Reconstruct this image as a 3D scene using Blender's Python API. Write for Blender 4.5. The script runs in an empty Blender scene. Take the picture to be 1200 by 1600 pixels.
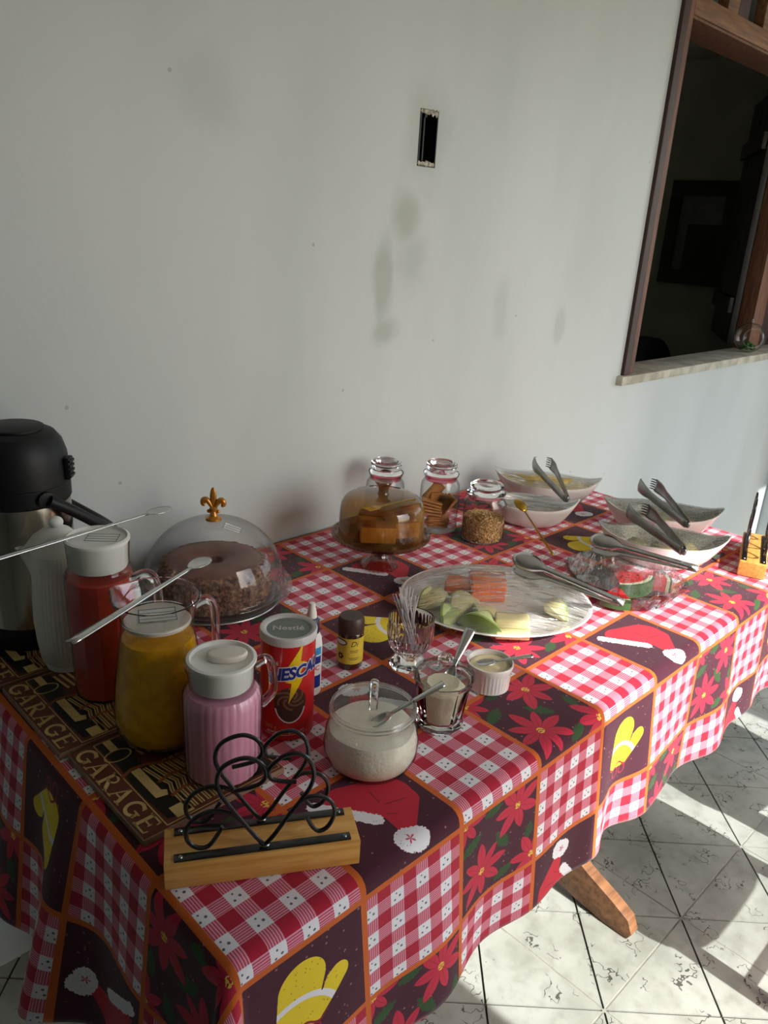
import bpy, bmesh, math, random
from mathutils import Vector, Matrix, noise as mnoise

random.seed(7)
PI = math.pi
sc = bpy.context.scene
COL = sc.collection

# ------------------------------------------------------------------ camera
F_PX, PITCH, ROLL, YAW, CAM_H = 1221.36, math.radians(20.138), math.radians(3.652), math.radians(45.574), 1.50
_fw = Vector((math.sin(YAW)*math.cos(PITCH), math.cos(YAW)*math.cos(PITCH), -math.sin(PITCH)))
_r = Vector((math.cos(YAW), -math.sin(YAW), 0)); _u = _r.cross(_fw)
CR = math.cos(ROLL)*_r + math.sin(ROLL)*_u
CU = -math.sin(ROLL)*_r + math.cos(ROLL)*_u
cam_d = bpy.data.cameras.new('camera'); cam = bpy.data.objects.new('camera', cam_d); COL.objects.link(cam)
m = Matrix((CR, CU, -_fw)).transposed().to_4x4(); m.translation = Vector((0, 0, CAM_H)); cam.matrix_world = m
cam_d.sensor_fit = 'VERTICAL'; cam_d.sensor_height = 36.0; cam_d.lens = F_PX/1600*36.0; cam_d.clip_start = 0.02
sc.camera = cam

def ray(px, py):
    return CR*((px-600)/F_PX) - CU*((py-800)/F_PX) + _fw
def on_z(px, py, z):
    d = ray(px, py); return Vector((0, 0, CAM_H)) + d*((z-CAM_H)/d.z)
def on_y(px, py, y):
    d = ray(px, py); return Vector((0, 0, CAM_H)) + d*(y/d.y)

# ------------------------------------------------------------------ light
SKY_STRENGTH = 0.45
SUN_STRENGTH = 6.0
EXPOSURE = 0.36
w = bpy.data.worlds.new('world'); sc.world = w; w.use_nodes = True
nt = w.node_tree; nt.nodes.clear()
wo = nt.nodes.new('ShaderNodeOutputWorld'); bg = nt.nodes.new('ShaderNodeBackground'); sky = nt.nodes.new('ShaderNodeTexSky')
sky.sky_type = 'NISHITA'; sky.sun_disc = False; sky.sun_elevation = math.radians(38.7); sky.sun_rotation = math.radians(178)
sky.air_density = 1.0; sky.dust_density = 2.5; sky.ozone_density = 1.0
bg.inputs['Strength'].default_value = SKY_STRENGTH
nt.links.new(sky.outputs[0], bg.inputs[0]); nt.links.new(bg.outputs[0], wo.inputs[0])
sun_d = bpy.data.lights.new('sun_offscreen', 'SUN'); sun_d.energy = SUN_STRENGTH; sun_d.angle = math.radians(0.53); sun_d.color = (1.0, 0.985, 0.965)
sun = bpy.data.objects.new('sun_offscreen', sun_d); COL.objects.link(sun)
sun.rotation_euler = Vector((-0.03, 1.0, -0.80)).to_track_quat('-Z', 'Y').to_euler(); sun.location = (1.5, -6, 6)
sc.view_settings.view_transform = 'Standard'; sc.view_settings.look = 'None'
sc.view_settings.exposure = EXPOSURE; sc.view_settings.gamma = 1.0; sc.view_settings.use_curve_mapping = False
sc.cycles.transparent_max_bounces = 24

# ------------------------------------------------------------------ helpers: materials
def S(r, g, b):
    f = lambda c: (c/255/12.92) if c/255 <= 0.04045 else ((c/255+0.055)/1.055)**2.4
    return (f(r), f(g), f(b))
def c4(c): return (c[0], c[1], c[2], 1.0)

class V:
    """one socket of a node tree, with arithmetic that adds Math nodes"""
    nt = None
    def __init__(s, sock): s.s = sock
    def __add__(a, b): return MA('ADD', a, b)
    def __radd__(a, b): return MA('ADD', b, a)
    def __sub__(a, b): return MA('SUBTRACT', a, b)
    def __rsub__(a, b): return MA('SUBTRACT', b, a)
    def __mul__(a, b): return MA('MULTIPLY', a, b)
    def __rmul__(a, b): return MA('MULTIPLY', b, a)
    def __truediv__(a, b): return MA('DIVIDE', a, b)
    def __lt__(a, b): return MA('LESS_THAN', a, b)
    def __gt__(a, b): return MA('GREATER_THAN', a, b)
def MA(op, *args, clamp=False):
    n = V.nt.nodes.new('ShaderNodeMath'); n.operation = op; n.use_clamp = clamp
    for i, x in enumerate(args):
        if isinstance(x, V): V.nt.links.new(x.s, n.inputs[i])
        else: n.inputs[i].default_value = x
    return V(n.outputs[0])
def AND(*a):
    r = a[0]
    for x in a[1:]: r = MA('MULTIPLY', r, x)
    return r
def OR(*a):
    r = a[0]
    for x in a[1:]: r = MA('MAXIMUM', r, x)
    return r
def NOT(a): return 1.0 - a
def MIX(fac, a, b):
    n = V.nt.nodes.new('ShaderNodeMix'); n.data_type = 'RGBA'
    for k, x in ((0, fac), (6, a), (7, b)):
        if isinstance(x, V): V.nt.links.new(x.s, n.inputs[k])
        elif k == 0: n.inputs[0].default_value = x
        else: n.inputs[k].default_value = c4(x)
    return V(n.outputs[2])
def NOISE(vec, scale, detail=3.0, rough=0.5):
    n = V.nt.nodes.new('ShaderNodeTexNoise'); n.inputs['Scale'].default_value = scale
    n.inputs['Detail'].default_value = detail; n.inputs['Roughness'].default_value = rough
    if vec is not None: V.nt.links.new(vec.s, n.inputs['Vector'])
    return V(n.outputs['Fac'])
def VORO(vec, scale, feature='F1'):
    n = V.nt.nodes.new('ShaderNodeTexVoronoi'); n.feature = feature; n.inputs['Scale'].default_value = scale
    if vec is not None: V.nt.links.new(vec.s, n.inputs['Vector'])
    return V(n.outputs['Distance'])
def RAMP(f, lo, hi):
    n = V.nt.nodes.new('ShaderNodeMapRange'); n.interpolation_type = 'SMOOTHSTEP'
    V.nt.links.new(f.s, n.inputs[0]); n.inputs[1].default_value = lo; n.inputs[2].default_value = hi
    return V(n.outputs[0])
def COORD(kind='Object', scale=None):
    n = V.nt.nodes.new('ShaderNodeTexCoord'); o = V(n.outputs[kind])
    if scale:
        mp = V.nt.nodes.new('ShaderNodeMapping'); mp.inputs['Scale'].default_value = scale
        V.nt.links.new(o.s, mp.inputs[0]); o = V(mp.outputs[0])
    return o
def POSITION(scale=None):
    n = V.nt.nodes.new('ShaderNodeNewGeometry'); o = V(n.outputs['Position'])
    if scale:
        mp = V.nt.nodes.new('ShaderNodeMapping'); mp.inputs['Scale'].default_value = scale
        V.nt.links.new(o.s, mp.inputs[0]); o = V(mp.outputs[0])
    return o
def SEP(v):
    n = V.nt.nodes.new('ShaderNodeSeparateXYZ'); V.nt.links.new(v.s, n.inputs[0]); return [V(n.outputs[i]) for i in range(3)]
def BUMP(h, strength, dist):
    n = V.nt.nodes.new('ShaderNodeBump'); n.inputs['Strength'].default_value = strength; n.inputs['Distance'].default_value = dist
    V.nt.links.new(h.s, n.inputs['Height']); return V(n.outputs[0])

MATS = {}
def new_mat(name):
    mt = bpy.data.materials.new(name); mt.use_nodes = True; V.nt = mt.node_tree
    p = mt.node_tree.nodes['Principled BSDF']; MATS[name] = mt
    return mt, p
def setp(p, **kw):
    names = dict(rough='Roughness', metal='Metallic', trans='Transmission Weight', ior='IOR', coat='Coat Weight', spec='Specular IOR Level', sss='Subsurface Weight', alpha='Alpha', sheen='Sheen Weight')
    for k, v in kw.items(): p.inputs[names[k]].default_value = v
def link(v, sock): V.nt.links.new(v.s, sock)
def simple(name, col, rough=0.5, var=0.12, scale=30.0, bump=None, stretch=None, col2=None, **kw):
    """base colour with a little procedural variation and optional fine relief"""
    mt, p = new_mat(name)
    co = COORD('Object', stretch)
    n = NOISE(co, scale, 3.0)
    b = col2 if col2 else tuple(c*(1-var*2) for c in col)
    link(MIX(RAMP(n, 0.3, 0.7), col, b), p.inputs['Base Color'])
    setp(p, rough=rough, **kw)
    if bump: link(BUMP(NOISE(co, bump[0], 4.0), bump[1], bump[2]), p.inputs['Normal'])
    return mt
def thin_glass(name, tint=(0.97, 0.98, 0.97), edge=0.55, rough=0.02, wob=None, haze=0.0, spec=1.0, haze_col=(0.8, 0.8, 0.8), spots=None):
    """thin clear sheet: lets light through, mirrors by Fresnel, tints more where it is seen edge-on"""
    mt = bpy.data.materials.new(name); mt.use_nodes = True; V.nt = t = mt.node_tree; MATS[name] = mt
    t.nodes.clear()
    out = t.nodes.new('ShaderNodeOutputMaterial'); tr = t.nodes.new('ShaderNodeBsdfTransparent'); gl = t.nodes.new('ShaderNodeBsdfGlossy')
    mx = t.nodes.new('ShaderNodeMixShader'); lw = t.nodes.new('ShaderNodeLayerWeight'); lw.inputs['Blend'].default_value = 0.5
    gl.inputs['Roughness'].default_value = rough
    fc = V(lw.outputs['Facing'])
    tn = MIX(RAMP(NOISE(COORD('Object'), 420.0, 1.0), 0.42, 0.55), spots, tint) if spots else tint
    link(MIX(MA('POWER', fc, 2.6), tn, tuple(c*edge*0.62 for c in tint)), tr.inputs['Color'])
    fac = MA('MULTIPLY', 0.045+0.80*MA('POWER', fc, 4.0), spec, clamp=True)
    link(fac, mx.inputs[0]); t.links.new(tr.outputs[0], mx.inputs[1]); t.links.new(gl.outputs[0], mx.inputs[2])
    last = mx
    if wob:
        nb = BUMP(NOISE(COORD('Object', wob[3] if len(wob) > 3 else None), wob[0], 3.0), wob[1], wob[2])
        link(nb, gl.inputs['Normal']); link(nb, lw.inputs['Normal'])
    if haze:
        df = t.nodes.new('ShaderNodeBsdfDiffuse'); df.inputs[0].default_value = c4(haze_col); m2 = t.nodes.new('ShaderNodeMixShader')
        n = NOISE(COORD('Object', wob[3] if wob and len(wob) > 3 else None), (wob[0]*0.5 if wob else 20), 4.0)
        link(RAMP(n, 0.35, 0.75)*haze, m2.inputs[0]); t.links.new(mx.outputs[0], m2.inputs[1]); t.links.new(df.outputs[0], m2.inputs[2]); last = m2
    t.links.new(last.outputs[0], out.inputs[0])
    return mt
def solid_glass(name, col=(1, 1, 1), rough=0.0, ior=1.45, bump=None):
    mt, p = new_mat(name); p.inputs['Base Color'].default_value = c4(col); setp(p, rough=rough, trans=1.0, ior=ior)
    n = NOISE(COORD('Object'), 40.0 if not bump else bump[0], 2.0)
    link(BUMP(n, 0.05 if not bump else bump[1], 0.001 if not bump else bump[2]), p.inputs['Normal'])
    return mt
def wood(name, a, b, rough=0.45, scale=(3, 40, 40), **kw):
    mt, p = new_mat(name); co = COORD('Object', scale)
    n = NOISE(co, 2.2, 6.0, 0.65)
    link(MIX(RAMP(n, 0.3, 0.72), a, b), p.inputs['Base Color']); setp(p, rough=rough, **kw)
    link(BUMP(n, 0.12, 0.002), p.inputs['Normal']); return mt

# ------------------------------------------------------------------ helpers: meshes
class MB:
    def __init__(s): s.v = []; s.f = []
    def add(s, vs, fs, mat=None):
        o = len(s.v)
        s.v += [tuple((mat @ Vector(q)) if mat else q) for q in vs]; s.f += [tuple(o+i for i in f) for f in fs]; return s
    def box(s, x0, x1, y0, y1, z0, z1, mat=None):
        return s.add([(x0,y0,z0),(x1,y0,z0),(x1,y1,z0),(x0,y1,z0),(x0,y0,z1),(x1,y0,z1),(x1,y1,z1),(x0,y1,z1)],
                     [(0,3,2,1),(4,5,6,7),(0,1,5,4),(1,2,6,5),(2,3,7,6),(3,0,4,7)], mat)
    def lathe(s, prof, seg=48, rmod=None, mat=None, cap0=False, cap1=False):
        vs = []; fs = []; n = len(prof)
        for k, (r, z) in enumerate(prof):
            for i in range(seg):
                a = 2*PI*i/seg; q = r*(rmod(a, k/(n-1), z) if rmod else 1.0)
                vs.append((q*math.cos(a), q*math.sin(a), z))
        for k in range(n-1):
            for i in range(seg):
                j = (i+1) % seg; fs.append((k*seg+i, k*seg+j, (k+1)*seg+j, (k+1)*seg+i))
        if cap0: fs.append(tuple(range(seg))[::-1])
        if cap1: fs.append(tuple((n-1)*seg+i for i in range(seg)))
        return s.add(vs, fs, mat)
    def tube(s, path, rad, seg=10, closed=False, mat=None, flat=1.0, up=Vector((0, 0, 1))):
        pts = [Vector(q) for q in path]; n = len(pts); vs = []; fs = []
        prev = None
        for i, q in enumerate(pts):
            t = (pts[(i+1) % n]-pts[i-1]) if closed else (pts[min(i+1, n-1)]-pts[max(i-1, 0)])
            t.normalize()
            a = up if prev is None else prev
            if abs(a.dot(t)) > 0.97 and prev is None: a = Vector((1, 0, 0))
            b = (a - t*a.dot(t)).normalized(); prev = b; c = t.cross(b)
            r = rad[i] if isinstance(rad, (list, tuple)) else rad
            for k in range(seg):
                an = 2*PI*k/seg; vs.append(tuple(q + b*(r*math.cos(an)*flat) + c*(r*math.sin(an))))
        m = n if closed else n-1
        for i in range(m):
            for k in range(seg):
                i2 = (i+1) % n; k2 = (k+1) % seg; fs.append((i*seg+k, i*seg+k2, i2*seg+k2, i2*seg+k))
        if not closed: fs.append(tuple(range(seg))[::-1]); fs.append(tuple((n-1)*seg+k for k in range(seg)))
        return s.add(vs, fs, mat)
    def prism(s, poly, z0, z1, mat=None):
        n = len(poly); vs = [(x, y, z0) for x, y in poly]+[(x, y, z1) for x, y in poly]
        fs = [tuple(range(n))[::-1], tuple(range(n, 2*n))]+[(i, (i+1) % n, n+(i+1) % n, n+i) for i in range(n)]
        return s.add(vs, fs, mat)
    def ball(s, c, rx, ry=None, rz=None, u=20, v=12, mat=None, disp=None):
        ry = ry or rx; rz = rz or rx; vs = []; fs = []
        for j in range(v+1):
            th = PI*j/v
            for i in range(u):
                a = 2*PI*i/u; d = Vector((math.sin(th)*math.cos(a), math.sin(th)*math.sin(a), math.cos(th)))
                k = 1+(disp(d) if disp else 0); vs.append((c[0]+rx*d.x*k, c[1]+ry*d.y*k, c[2]+rz*d.z*k))
        for j in range(v):
            for i in range(u): fs.append((j*u+i, (j+1)*u+i, (j+1)*u+(i+1) % u, j*u+(i+1) % u))
        return s.add(vs, fs, mat)
    def grid(s, fn, nu, nv, mat=None):
        vs = [fn(i/nu, j/nv) for j in range(nv+1) for i in range(nu+1)]
        fs = [(j*(nu+1)+i, j*(nu+1)+i+1, (j+1)*(nu+1)+i+1, (j+1)*(nu+1)+i) for j in range(nv) for i in range(nu)]
        return s.add(vs, fs, mat)
    def mesh(s, name, bevel=0.0, bseg=2, smooth=40, weld=True):
        bm = bmesh.new(); vs = [bm.verts.new(q) for q in s.v]
        for f in s.f:
            try: bm.faces.new([vs[i] for i in f])
            except ValueError: pass
        if weld: bmesh.ops.remove_doubles(bm, verts=bm.verts, dist=1e-6)
        bmesh.ops.recalc_face_normals(bm, faces=bm.faces)
        if bevel:
            es = [e for e in bm.edges if len(e.link_faces) == 2 and e.calc_face_angle(0) > math.radians(35)]
            bmesh.ops.bevel(bm, geom=es, offset=bevel, segments=bseg, affect='EDGES', profile=0.6)
        me = bpy.data.meshes.new(name); bm.to_mesh(me); bm.free()
        if smooth is not None:
            me.shade_smooth(); me.set_sharp_from_angle(angle=math.radians(smooth))
        return me
def M_(n): return MATS[n] if isinstance(n, str) else n
def obj(name, mb, mat, parent=None, loc=(0, 0, 0), rotz=0.0, rot=None, bevel=0.0, bseg=2, smooth=40, weld=True):
    me = mb if isinstance(mb, bpy.types.Mesh) else mb.mesh(name, bevel, bseg, smooth, weld)
    if not me.materials: me.materials.append(M_(mat))
    o = bpy.data.objects.new(name, me); COL.objects.link(o)
    o.location = loc; o.rotation_euler = rot if rot else (0, 0, rotz)
    if parent: o.parent = parent
    return o
def tag(o, label, cat, group=None):
    o['label'] = label; o['category'] = cat
    if group: o['group'] = group
    return o
def thing(name, label, cat, loc=(0, 0, 0), rotz=0.0, group=None, rot=None):
    o = bpy.data.objects.new(name, None); COL.objects.link(o); o.empty_display_size = 0.02
    o.location = loc; o.rotation_euler = rot if rot else (0, 0, rotz)
    return tag(o, label, cat, group)
def struct(name, mb, mat, label, parent=None, **kw):
    o = obj(name, mb, mat, parent, **kw)
    if not parent: o['kind'] = 'structure'; o['label'] = label
    return o
def smooth_path(pts, n=8, closed=False):
    P = [Vector(q) for q in pts]; out = []; N = len(P)
    for i in range(N if closed else N-1):
        if closed: a, b, c, d = P[i-1], P[i], P[(i+1) % N], P[(i+2) % N]
        else: a, b, c, d = P[max(i-1, 0)], P[i], P[i+1], P[min(i+2, N-1)]
        for k in range(n):
            t = k/n
            out.append(0.5*((2*b)+(c-a)*t+(2*a-5*b+4*c-d)*t*t+(3*b-a-3*c+d)*t**3))
    if not closed: out.append(P[-1])
    return out
def text_mesh(txt, size, shear=0.0, extrude=0.0, bold=0.0, align='CENTER', sx=1.0, spacing=1.0):
    cu = bpy.data.curves.new('txt', 'FONT'); cu.body = txt; cu.size = size; cu.shear = shear; cu.extrude = extrude; cu.offset = bold
    cu.align_x = align; cu.align_y = 'CENTER'; cu.space_character = spacing; cu.resolution_u = 3
    o = bpy.data.objects.new('txt', cu); COL.objects.link(o)
    bpy.context.view_layer.update()
    dg = bpy.context.evaluated_depsgraph_get(); me = bpy.data.meshes.new_from_object(o.evaluated_get(dg))
    bpy.data.objects.remove(o); bpy.data.curves.remove(cu)
    vs = [(v.co.x*sx, v.co.y, v.co.z) for v in me.vertices]; fs = [tuple(p.vertices) for p in me.polygons]
    bpy.data.meshes.remove(me); mb = MB(); mb.add(vs, fs); return mb
def wrap(mb, r, ang0, z0, tilt=0.0, taper=None):
    """bend a flat drawing (x right, y up) round a vertical cylinder of radius r, centred on the azimuth ang0"""
    bm = bmesh.new(); vs = [bm.verts.new(q) for q in mb.v]
    for f in mb.f:
        try: bm.faces.new([vs[i] for i in f])
        except ValueError: pass
    xs = [v.co.x for v in bm.verts]; step = 0.0025; x = min(xs)+step
    while x < max(xs):
        bmesh.ops.bisect_plane(bm, geom=bm.verts[:]+bm.edges[:]+bm.faces[:], plane_co=(x, 0, 0), plane_no=(1, 0, 0)); x += step
    bm.verts.index_update(); out = MB(); V2 = []
    for v in bm.verts:
        z = z0+v.co.y+tilt*v.co.x; rr = r+(taper(z) if taper else 0)
        a = ang0+v.co.x/r; V2.append(((rr+v.co.z)*math.cos(a), (rr+v.co.z)*math.sin(a), z))
    out.add(V2, [tuple(v.index for v in f.verts) for f in bm.faces]); bm.free(); return out
def poly2(*pts):
    mb = MB(); mb.add([(x, y, 0) for x, y in pts], [tuple(range(len(pts)))]); return mb
def ell2(cx, cy, rx, ry, n=24, rot=0.0):
    return poly2(*[(cx+rx*math.cos(2*PI*i/n)*math.cos(rot)-ry*math.sin(2*PI*i/n)*math.sin(rot), cy+rx*math.cos(2*PI*i/n)*math.sin(rot)+ry*math.sin(2*PI*i/n)*math.cos(rot)) for i in range(n)])
def facing(x, y): return math.atan2(-y, -x)         # azimuth from a thing towards the camera
RT = Vector((0.70, -0.714, 0)); AW = Vector((0.714, 0.70, 0))
A_RT = math.atan2(RT.y, RT.x)

# ------------------------------------------------------------------ materials of the setting
WALL_Y, TZ = 1.36, 0.79            # face of the wall behind the table; top of the tablecloth
def wall_material():
    mt, p = new_mat('wall_paint'); pos = POSITION(); x, y, z = SEP(pos)
    n = NOISE(POSITION((1.0, 1.0, 0.35)), 2.2, 4.0, 0.55)
    col = MIX(RAMP(n, 0.35, 0.75), S(186, 193, 193), S(174, 182, 181))
    wob = NOISE(pos, 9.0, 4.0)
    def blot(cx, cz, rx, rz, soft=1.0):
        dx = (x-cx)/rx; dz = (z-cz)/rz
        d = MA('SQRT', dx*dx+dz*dz)+(wob-0.5)*1.1
        return RAMP(d, 1.0, 1.0-0.7*soft)
    st = OR(blot(1.335, 1.36, 0.045, 0.17), blot(1.40, 1.52, 0.07, 0.09), blot(1.345, 1.26, 0.06, 0.055), blot(1.43, 1.42, 0.08, 0.10)*0.6, blot(2.10, 1.24, 0.04, 0.09)*0.6, blot(1.80, 1.30, 0.05, 0.12)*0.45, blot(1.45, 1.69, 0.10, 0.16)*0.6, blot(0.86, 1.70, 0.10, 0.10)*0.4)
    col = MIX(st*0.55, col, S(138, 146, 128))
    sp = VORO(pos, 9.0); col = MIX((sp < 0.035)*0.5, col, S(120, 120, 115))
    link(col, p.inputs['Base Color']); setp(p, rough=0.42, spec=0.45)
    link(BUMP(NOISE(pos, 60.0, 4.0)+NOISE(POSITION((1, 1, 0.3)), 5.0, 2.0)*2.5, 0.12, 0.004), p.inputs['Normal'])
wall_material()
def tile_material():
    mt, p = new_mat('floor_tile'); pos = POSITION()
    n = NOISE(pos, 5.0, 5.0, 0.6); n2 = NOISE(pos, 26.0, 4.0)
    col = MIX(RAMP(n, 0.35, 0.72), S(178, 181, 172), S(148, 151, 141)); col = MIX(RAMP(n2, 0.45, 0.75)*0.45, col, S(128, 128, 116))
    q = NOISE(pos, 30.0, 2.0, 0.5); mk = NOISE(pos, 15.0, 2.0, 0.5)
    line = AND(MA('ABSOLUTE', q-0.47) < 0.013, RAMP(mk, 0.515, 0.55))
    q2 = NOISE(POSITION((1, 1.3, 1)), 34.0, 2.0); dots = AND(q2 > 0.735, mk > 0.5)*0.6
    col = MIX(OR(line, dots)*0.85, col, S(52, 52, 46))
    link(col, p.inputs['Base Color']); setp(p, rough=0.38, spec=0.4)
    link(BUMP(q, 0.06, 0.002), p.inputs['Normal'])
tile_material()
simple('grout_dark', S(62, 60, 52), 0.9, bump=(200, 0.3, 0.001))
simple('grout_light', S(170, 170, 158), 0.85, bump=(200, 0.3, 0.001))
simple('ceiling_paint', S(225, 222, 212), 0.8, scale=4)
simple('inner_paint', S(176, 180, 166), 0.7, scale=3)
simple('outside_ground', S(170, 165, 150), 0.9, scale=2)
wood('window_wood', S(120, 78, 55), S(72, 42, 30), 0.55, (40, 40, 3))
wood('window_wood_dark', S(64, 36, 28), S(34, 20, 18), 0.5, (40, 40, 3))
wood('shutter_wood', S(48, 36, 30), S(24, 20, 18), 0.5, (40, 40, 3))
wood('beam_wood', S(138, 96, 62), S(92, 60, 38), 0.55, (3, 40, 40))
simple('sill_stone', S(186, 182, 166), 0.7, scale=18, bump=(80, 0.4, 0.003), col2=S(150, 146, 130))
simple('black_frame', S(22, 22, 22), 0.4); simple('mat_board', S(120, 122, 112), 0.8); simple('dark_print', S(26, 26, 25), 0.5)
simple('dark_fabric', S(18, 19, 20), 0.9)

# ------------------------------------------------------------------ the setting
TILE, TX0, TY0 = 0.3485, 1.206, 0.452
fl = struct('floor', MB().box(-3.2, 6.6, -1.6, 1.36, -0.12, -0.004), 'grout_dark', 'pale floor of square tiles crossed by dark diagonal joints', smooth=None)
def tile_mesh():
    h = TILE/2-0.0022; g = 0.0024; mb = MB()
    for k in range(4):
        M = Matrix.Rotation(k*PI/2, 4, 'Z')
        a = h-g*1.3
        mb.prism([(g*1.42, 0), (h, a-0.0005), (h, -(a-0.0005))][0:1]+[(h, -(a)), (h, a)], -0.006, 0.0, M)
    return mb.mesh('floor_tile', smooth=None, weld=False)
tm = tile_mesh(); tm.materials.append(MATS['floor_tile'])
for i in range(-12, 15):
    for j in range(-6, 3):
        cx, cy = TX0+(i+0.5)*TILE, TY0+(j+0.5)*TILE
        if cx-TILE/2 < -3.1 or cx+TILE/2 > 6.5 or cy+TILE/2 > 1.37+TILE: continue
        if cy+TILE/2 > 1.36: cy = cy if cy+TILE/2 <= 1.5 else None
        if cy is None: continue
        o = bpy.data.objects.new('tile', tm); COL.objects.link(o); o.location = (cx, cy, 0); o.parent = fl
gr = MB()
for i in range(-12, 16): gr.box(TX0+i*TILE-0.0022, TX0+i*TILE+0.0022, -1.6, 1.36, -0.006, -0.0008)
for j in range(-5, 3): gr.box(-3.1, 6.5, TY0+j*TILE-0.0022, TY0+j*TILE+0.0022, -0.006, -0.0009)
obj('grout_line', gr, 'grout_light', fl, smooth=None, weld=False)

WX0, WX1, WZ0, WZ1 = 2.56, 4.28, 1.03, 2.62      # window opening in the wall
BX0, BX1, BZ0, BZ1 = 1.423, 1.483, 1.632, 1.752 # hole of the electrical box
wb = MB(); WT = 0.14
xs = [-3.2, BX0, BX1, WX0, WX1, 6.6]; zs = [-0.1, WZ0, BZ0, BZ1, WZ1, 2.7]
for a, b in zip(xs, xs[1:]):
    for c, d in zip(zs, zs[1:]):
        mx, mz = (a+b)/2, (c+d)/2
        if (WX0 < mx < WX1 and WZ0 < mz < WZ1): continue
        if (BX0 < mx < BX1 and BZ0 < mz < BZ1):
            wb.box(a, b, WALL_Y+0.05, WALL_Y+WT, c, d); continue
        wb.box(a, b, WALL_Y, WALL_Y+WT, c, d)
struct('wall_back', wb, 'wall_paint', 'white painted wall with grey smudges behind the buffet table', smooth=None, weld=False)
struct('wall_front', MB().box(-3.2, 1.09, -1.32, -1.2, 0, 2.62), 'wall_paint', 'white wall opposite the buffet', smooth=None)
struct('wall_left', MB().box(-3.3, -3.2, -1.4, 1.5, -0.1, 2.7), 'wall_paint', 'white side wall beyond the airpot', smooth=None)
struct('wall_pillar', MB().box(2.62, 4.25, -1.32, -1.2, 0, 2.62), 'wall_paint', 'white wall pier between the two openings', smooth=None)
struct('trim_1', MB().box(1.05, 6.6, -1.34, -1.2, 2.47, 2.62), 'beam_wood', 'wooden eave beam over the openings', smooth=None)
struct('wall_partition', MB().box(4.30, 4.42, 0.95, 1.36, 0, 2.62), 'wall_paint', 'white partition stub beyond the far end of the table', smooth=None)
struct('ceiling', MB().box(-3.3, 6.6, -1.4, 1.5, 2.62, 2.72), 'ceiling_paint', 'plain pale ceiling', smooth=None)
struct('ground', MB().box(-20, 26, -30, -1.6, -0.3, -0.1), 'outside_ground', 'pale ground outside the openings', smooth=None)

# the room behind the window
struct('wall_inner_side', MB().box(4.62, 4.74, 1.5, 3.9, 0, 2.5), 'inner_paint', 'grey painted side wall of the room behind the window', smooth=None)
struct('wall_inner_back', MB().box(1.6, 4.74, 3.9, 4.0, 0, 2.5), 'inner_paint', 'grey painted far wall of the room behind the window', smooth=None)
struct('wall_inner_left', MB().box(1.6, 1.7, 1.5, 3.9, 0, 2.5), 'inner_paint', 'grey painted wall of the room behind the window', smooth=None)
struct('ceiling_inner', MB().box(1.6, 4.74, 1.5, 4.0, 2.45, 2.55), 'inner_paint', 'dim ceiling of the room behind the window', smooth=None)
struct('floor_inner', MB().box(1.6, 4.74, 1.5, 4.0, -0.1, 0), 'grout_dark', 'dark floor of the room behind the window', smooth=None)

# window: casing, jamb, head beam, transom slats, mullion, shutters, sill
win = bpy.data.objects.new('window_1', None); COL.objects.link(win); win['kind'] = 'structure'; win['label'] = 'brown wooden window opening with shutters and a stone sill'
win.location = (WX0, WALL_Y, WZ0)
def wpart(name, x0, x1, y0, y1, z0, z1, mat, bev=0.003, **kw):
    return obj(name, MB().box(x0-WX0, x1-WX0, y0-WALL_Y, y1-WALL_Y, z0-WZ0, z1-WZ0), mat, win, bevel=bev, **kw)
wpart('casing', 2.525, 2.565, 1.347, 1.368, 1.055, 2.62, 'window_wood_dark')
wpart('jamb', 2.561, 2.60, 1.352, 1.50, 1.058, 2.62, 'window_wood')
wpart('head_beam', 2.601, 4.279, 1.352, 1.50, 2.165, 2.222, 'beam_wood')
wpart('head_lining', 2.601, 4.279, 1.357, 1.50, 2.156, 2.1645, 'window_wood', 0.001)
for k in range(11):
    x = 2.62+k*0.15
    wpart('transom_slat', x, x+0.085, 1.40+0.03*(k % 2), 1.44+0.03*(k % 2), 2.223, 2.62, 'beam_wood' if k % 3 else 'window_wood_dark')
wpart('mullion', 3.80, 3.92, 1.43, 1.50, 1.058, 2.155, 'window_wood')
for k in range(1):
    pass
for k in range(2): wpart('shutter_board', 3.925+k*0.178, 3.925+k*0.178+0.174, 1.455, 1.485, 1.06, 2.155, 'window_wood_dark')
sl = MB().box(2.50-WX0, 4.279-WX0, 1.335-WALL_Y, 1.50-WALL_Y, -0.007, 0.025)
obj('sill', sl, 'sill_stone', win, bevel=0.004)
sh = thing('window_shutter', 'dark brown plank shutter swung open into the dim room', 'shutter', (3.80, 1.50, 1.06), math.radians(31))
for k in range(4):
    obj('board', MB().box(0.006+k*0.15, 0.150+k*0.15, 0.0, 0.028, 0.012, 1.10), 'shutter_wood', sh, bevel=0.003)
for z in (0.15, 0.85): obj('batten', MB().box(0.02, 0.59, 0.029, 0.05, z, z+0.07), 'shutter_wood', sh, bevel=0.003)

# picture hung on the inner side wall
pc = thing('picture_frame', 'black framed picture hanging on the wall of the room behind', 'picture', (4.62, 2.14, 1.56))
def ppart(name, y0, y1, z0, z1, x0, x1, mat): return obj(name, MB().box(x0, x1, y0, y1, z0, z1), mat, pc, bevel=0.002)
ppart('backing', -0.19, 0.19, -0.275, 0.275, -0.018, -0.002, 'mat_board')
for nm, a in (('frame_rail', (-0.197, 0.197, 0.20, 0.28)), ('frame_rail', (-0.197, 0.197, -0.28, -0.20)), ('frame_rail', (0.128, 0.197, -0.199, 0.199)), ('frame_rail', (-0.197, -0.128, -0.199, 0.199))):
    ppart(nm, *a, -0.035, -0.019, 'black_frame')
ppart('print', -0.127, 0.07, -0.198, 0.05, -0.024, -0.019, 'dark_print')

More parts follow.
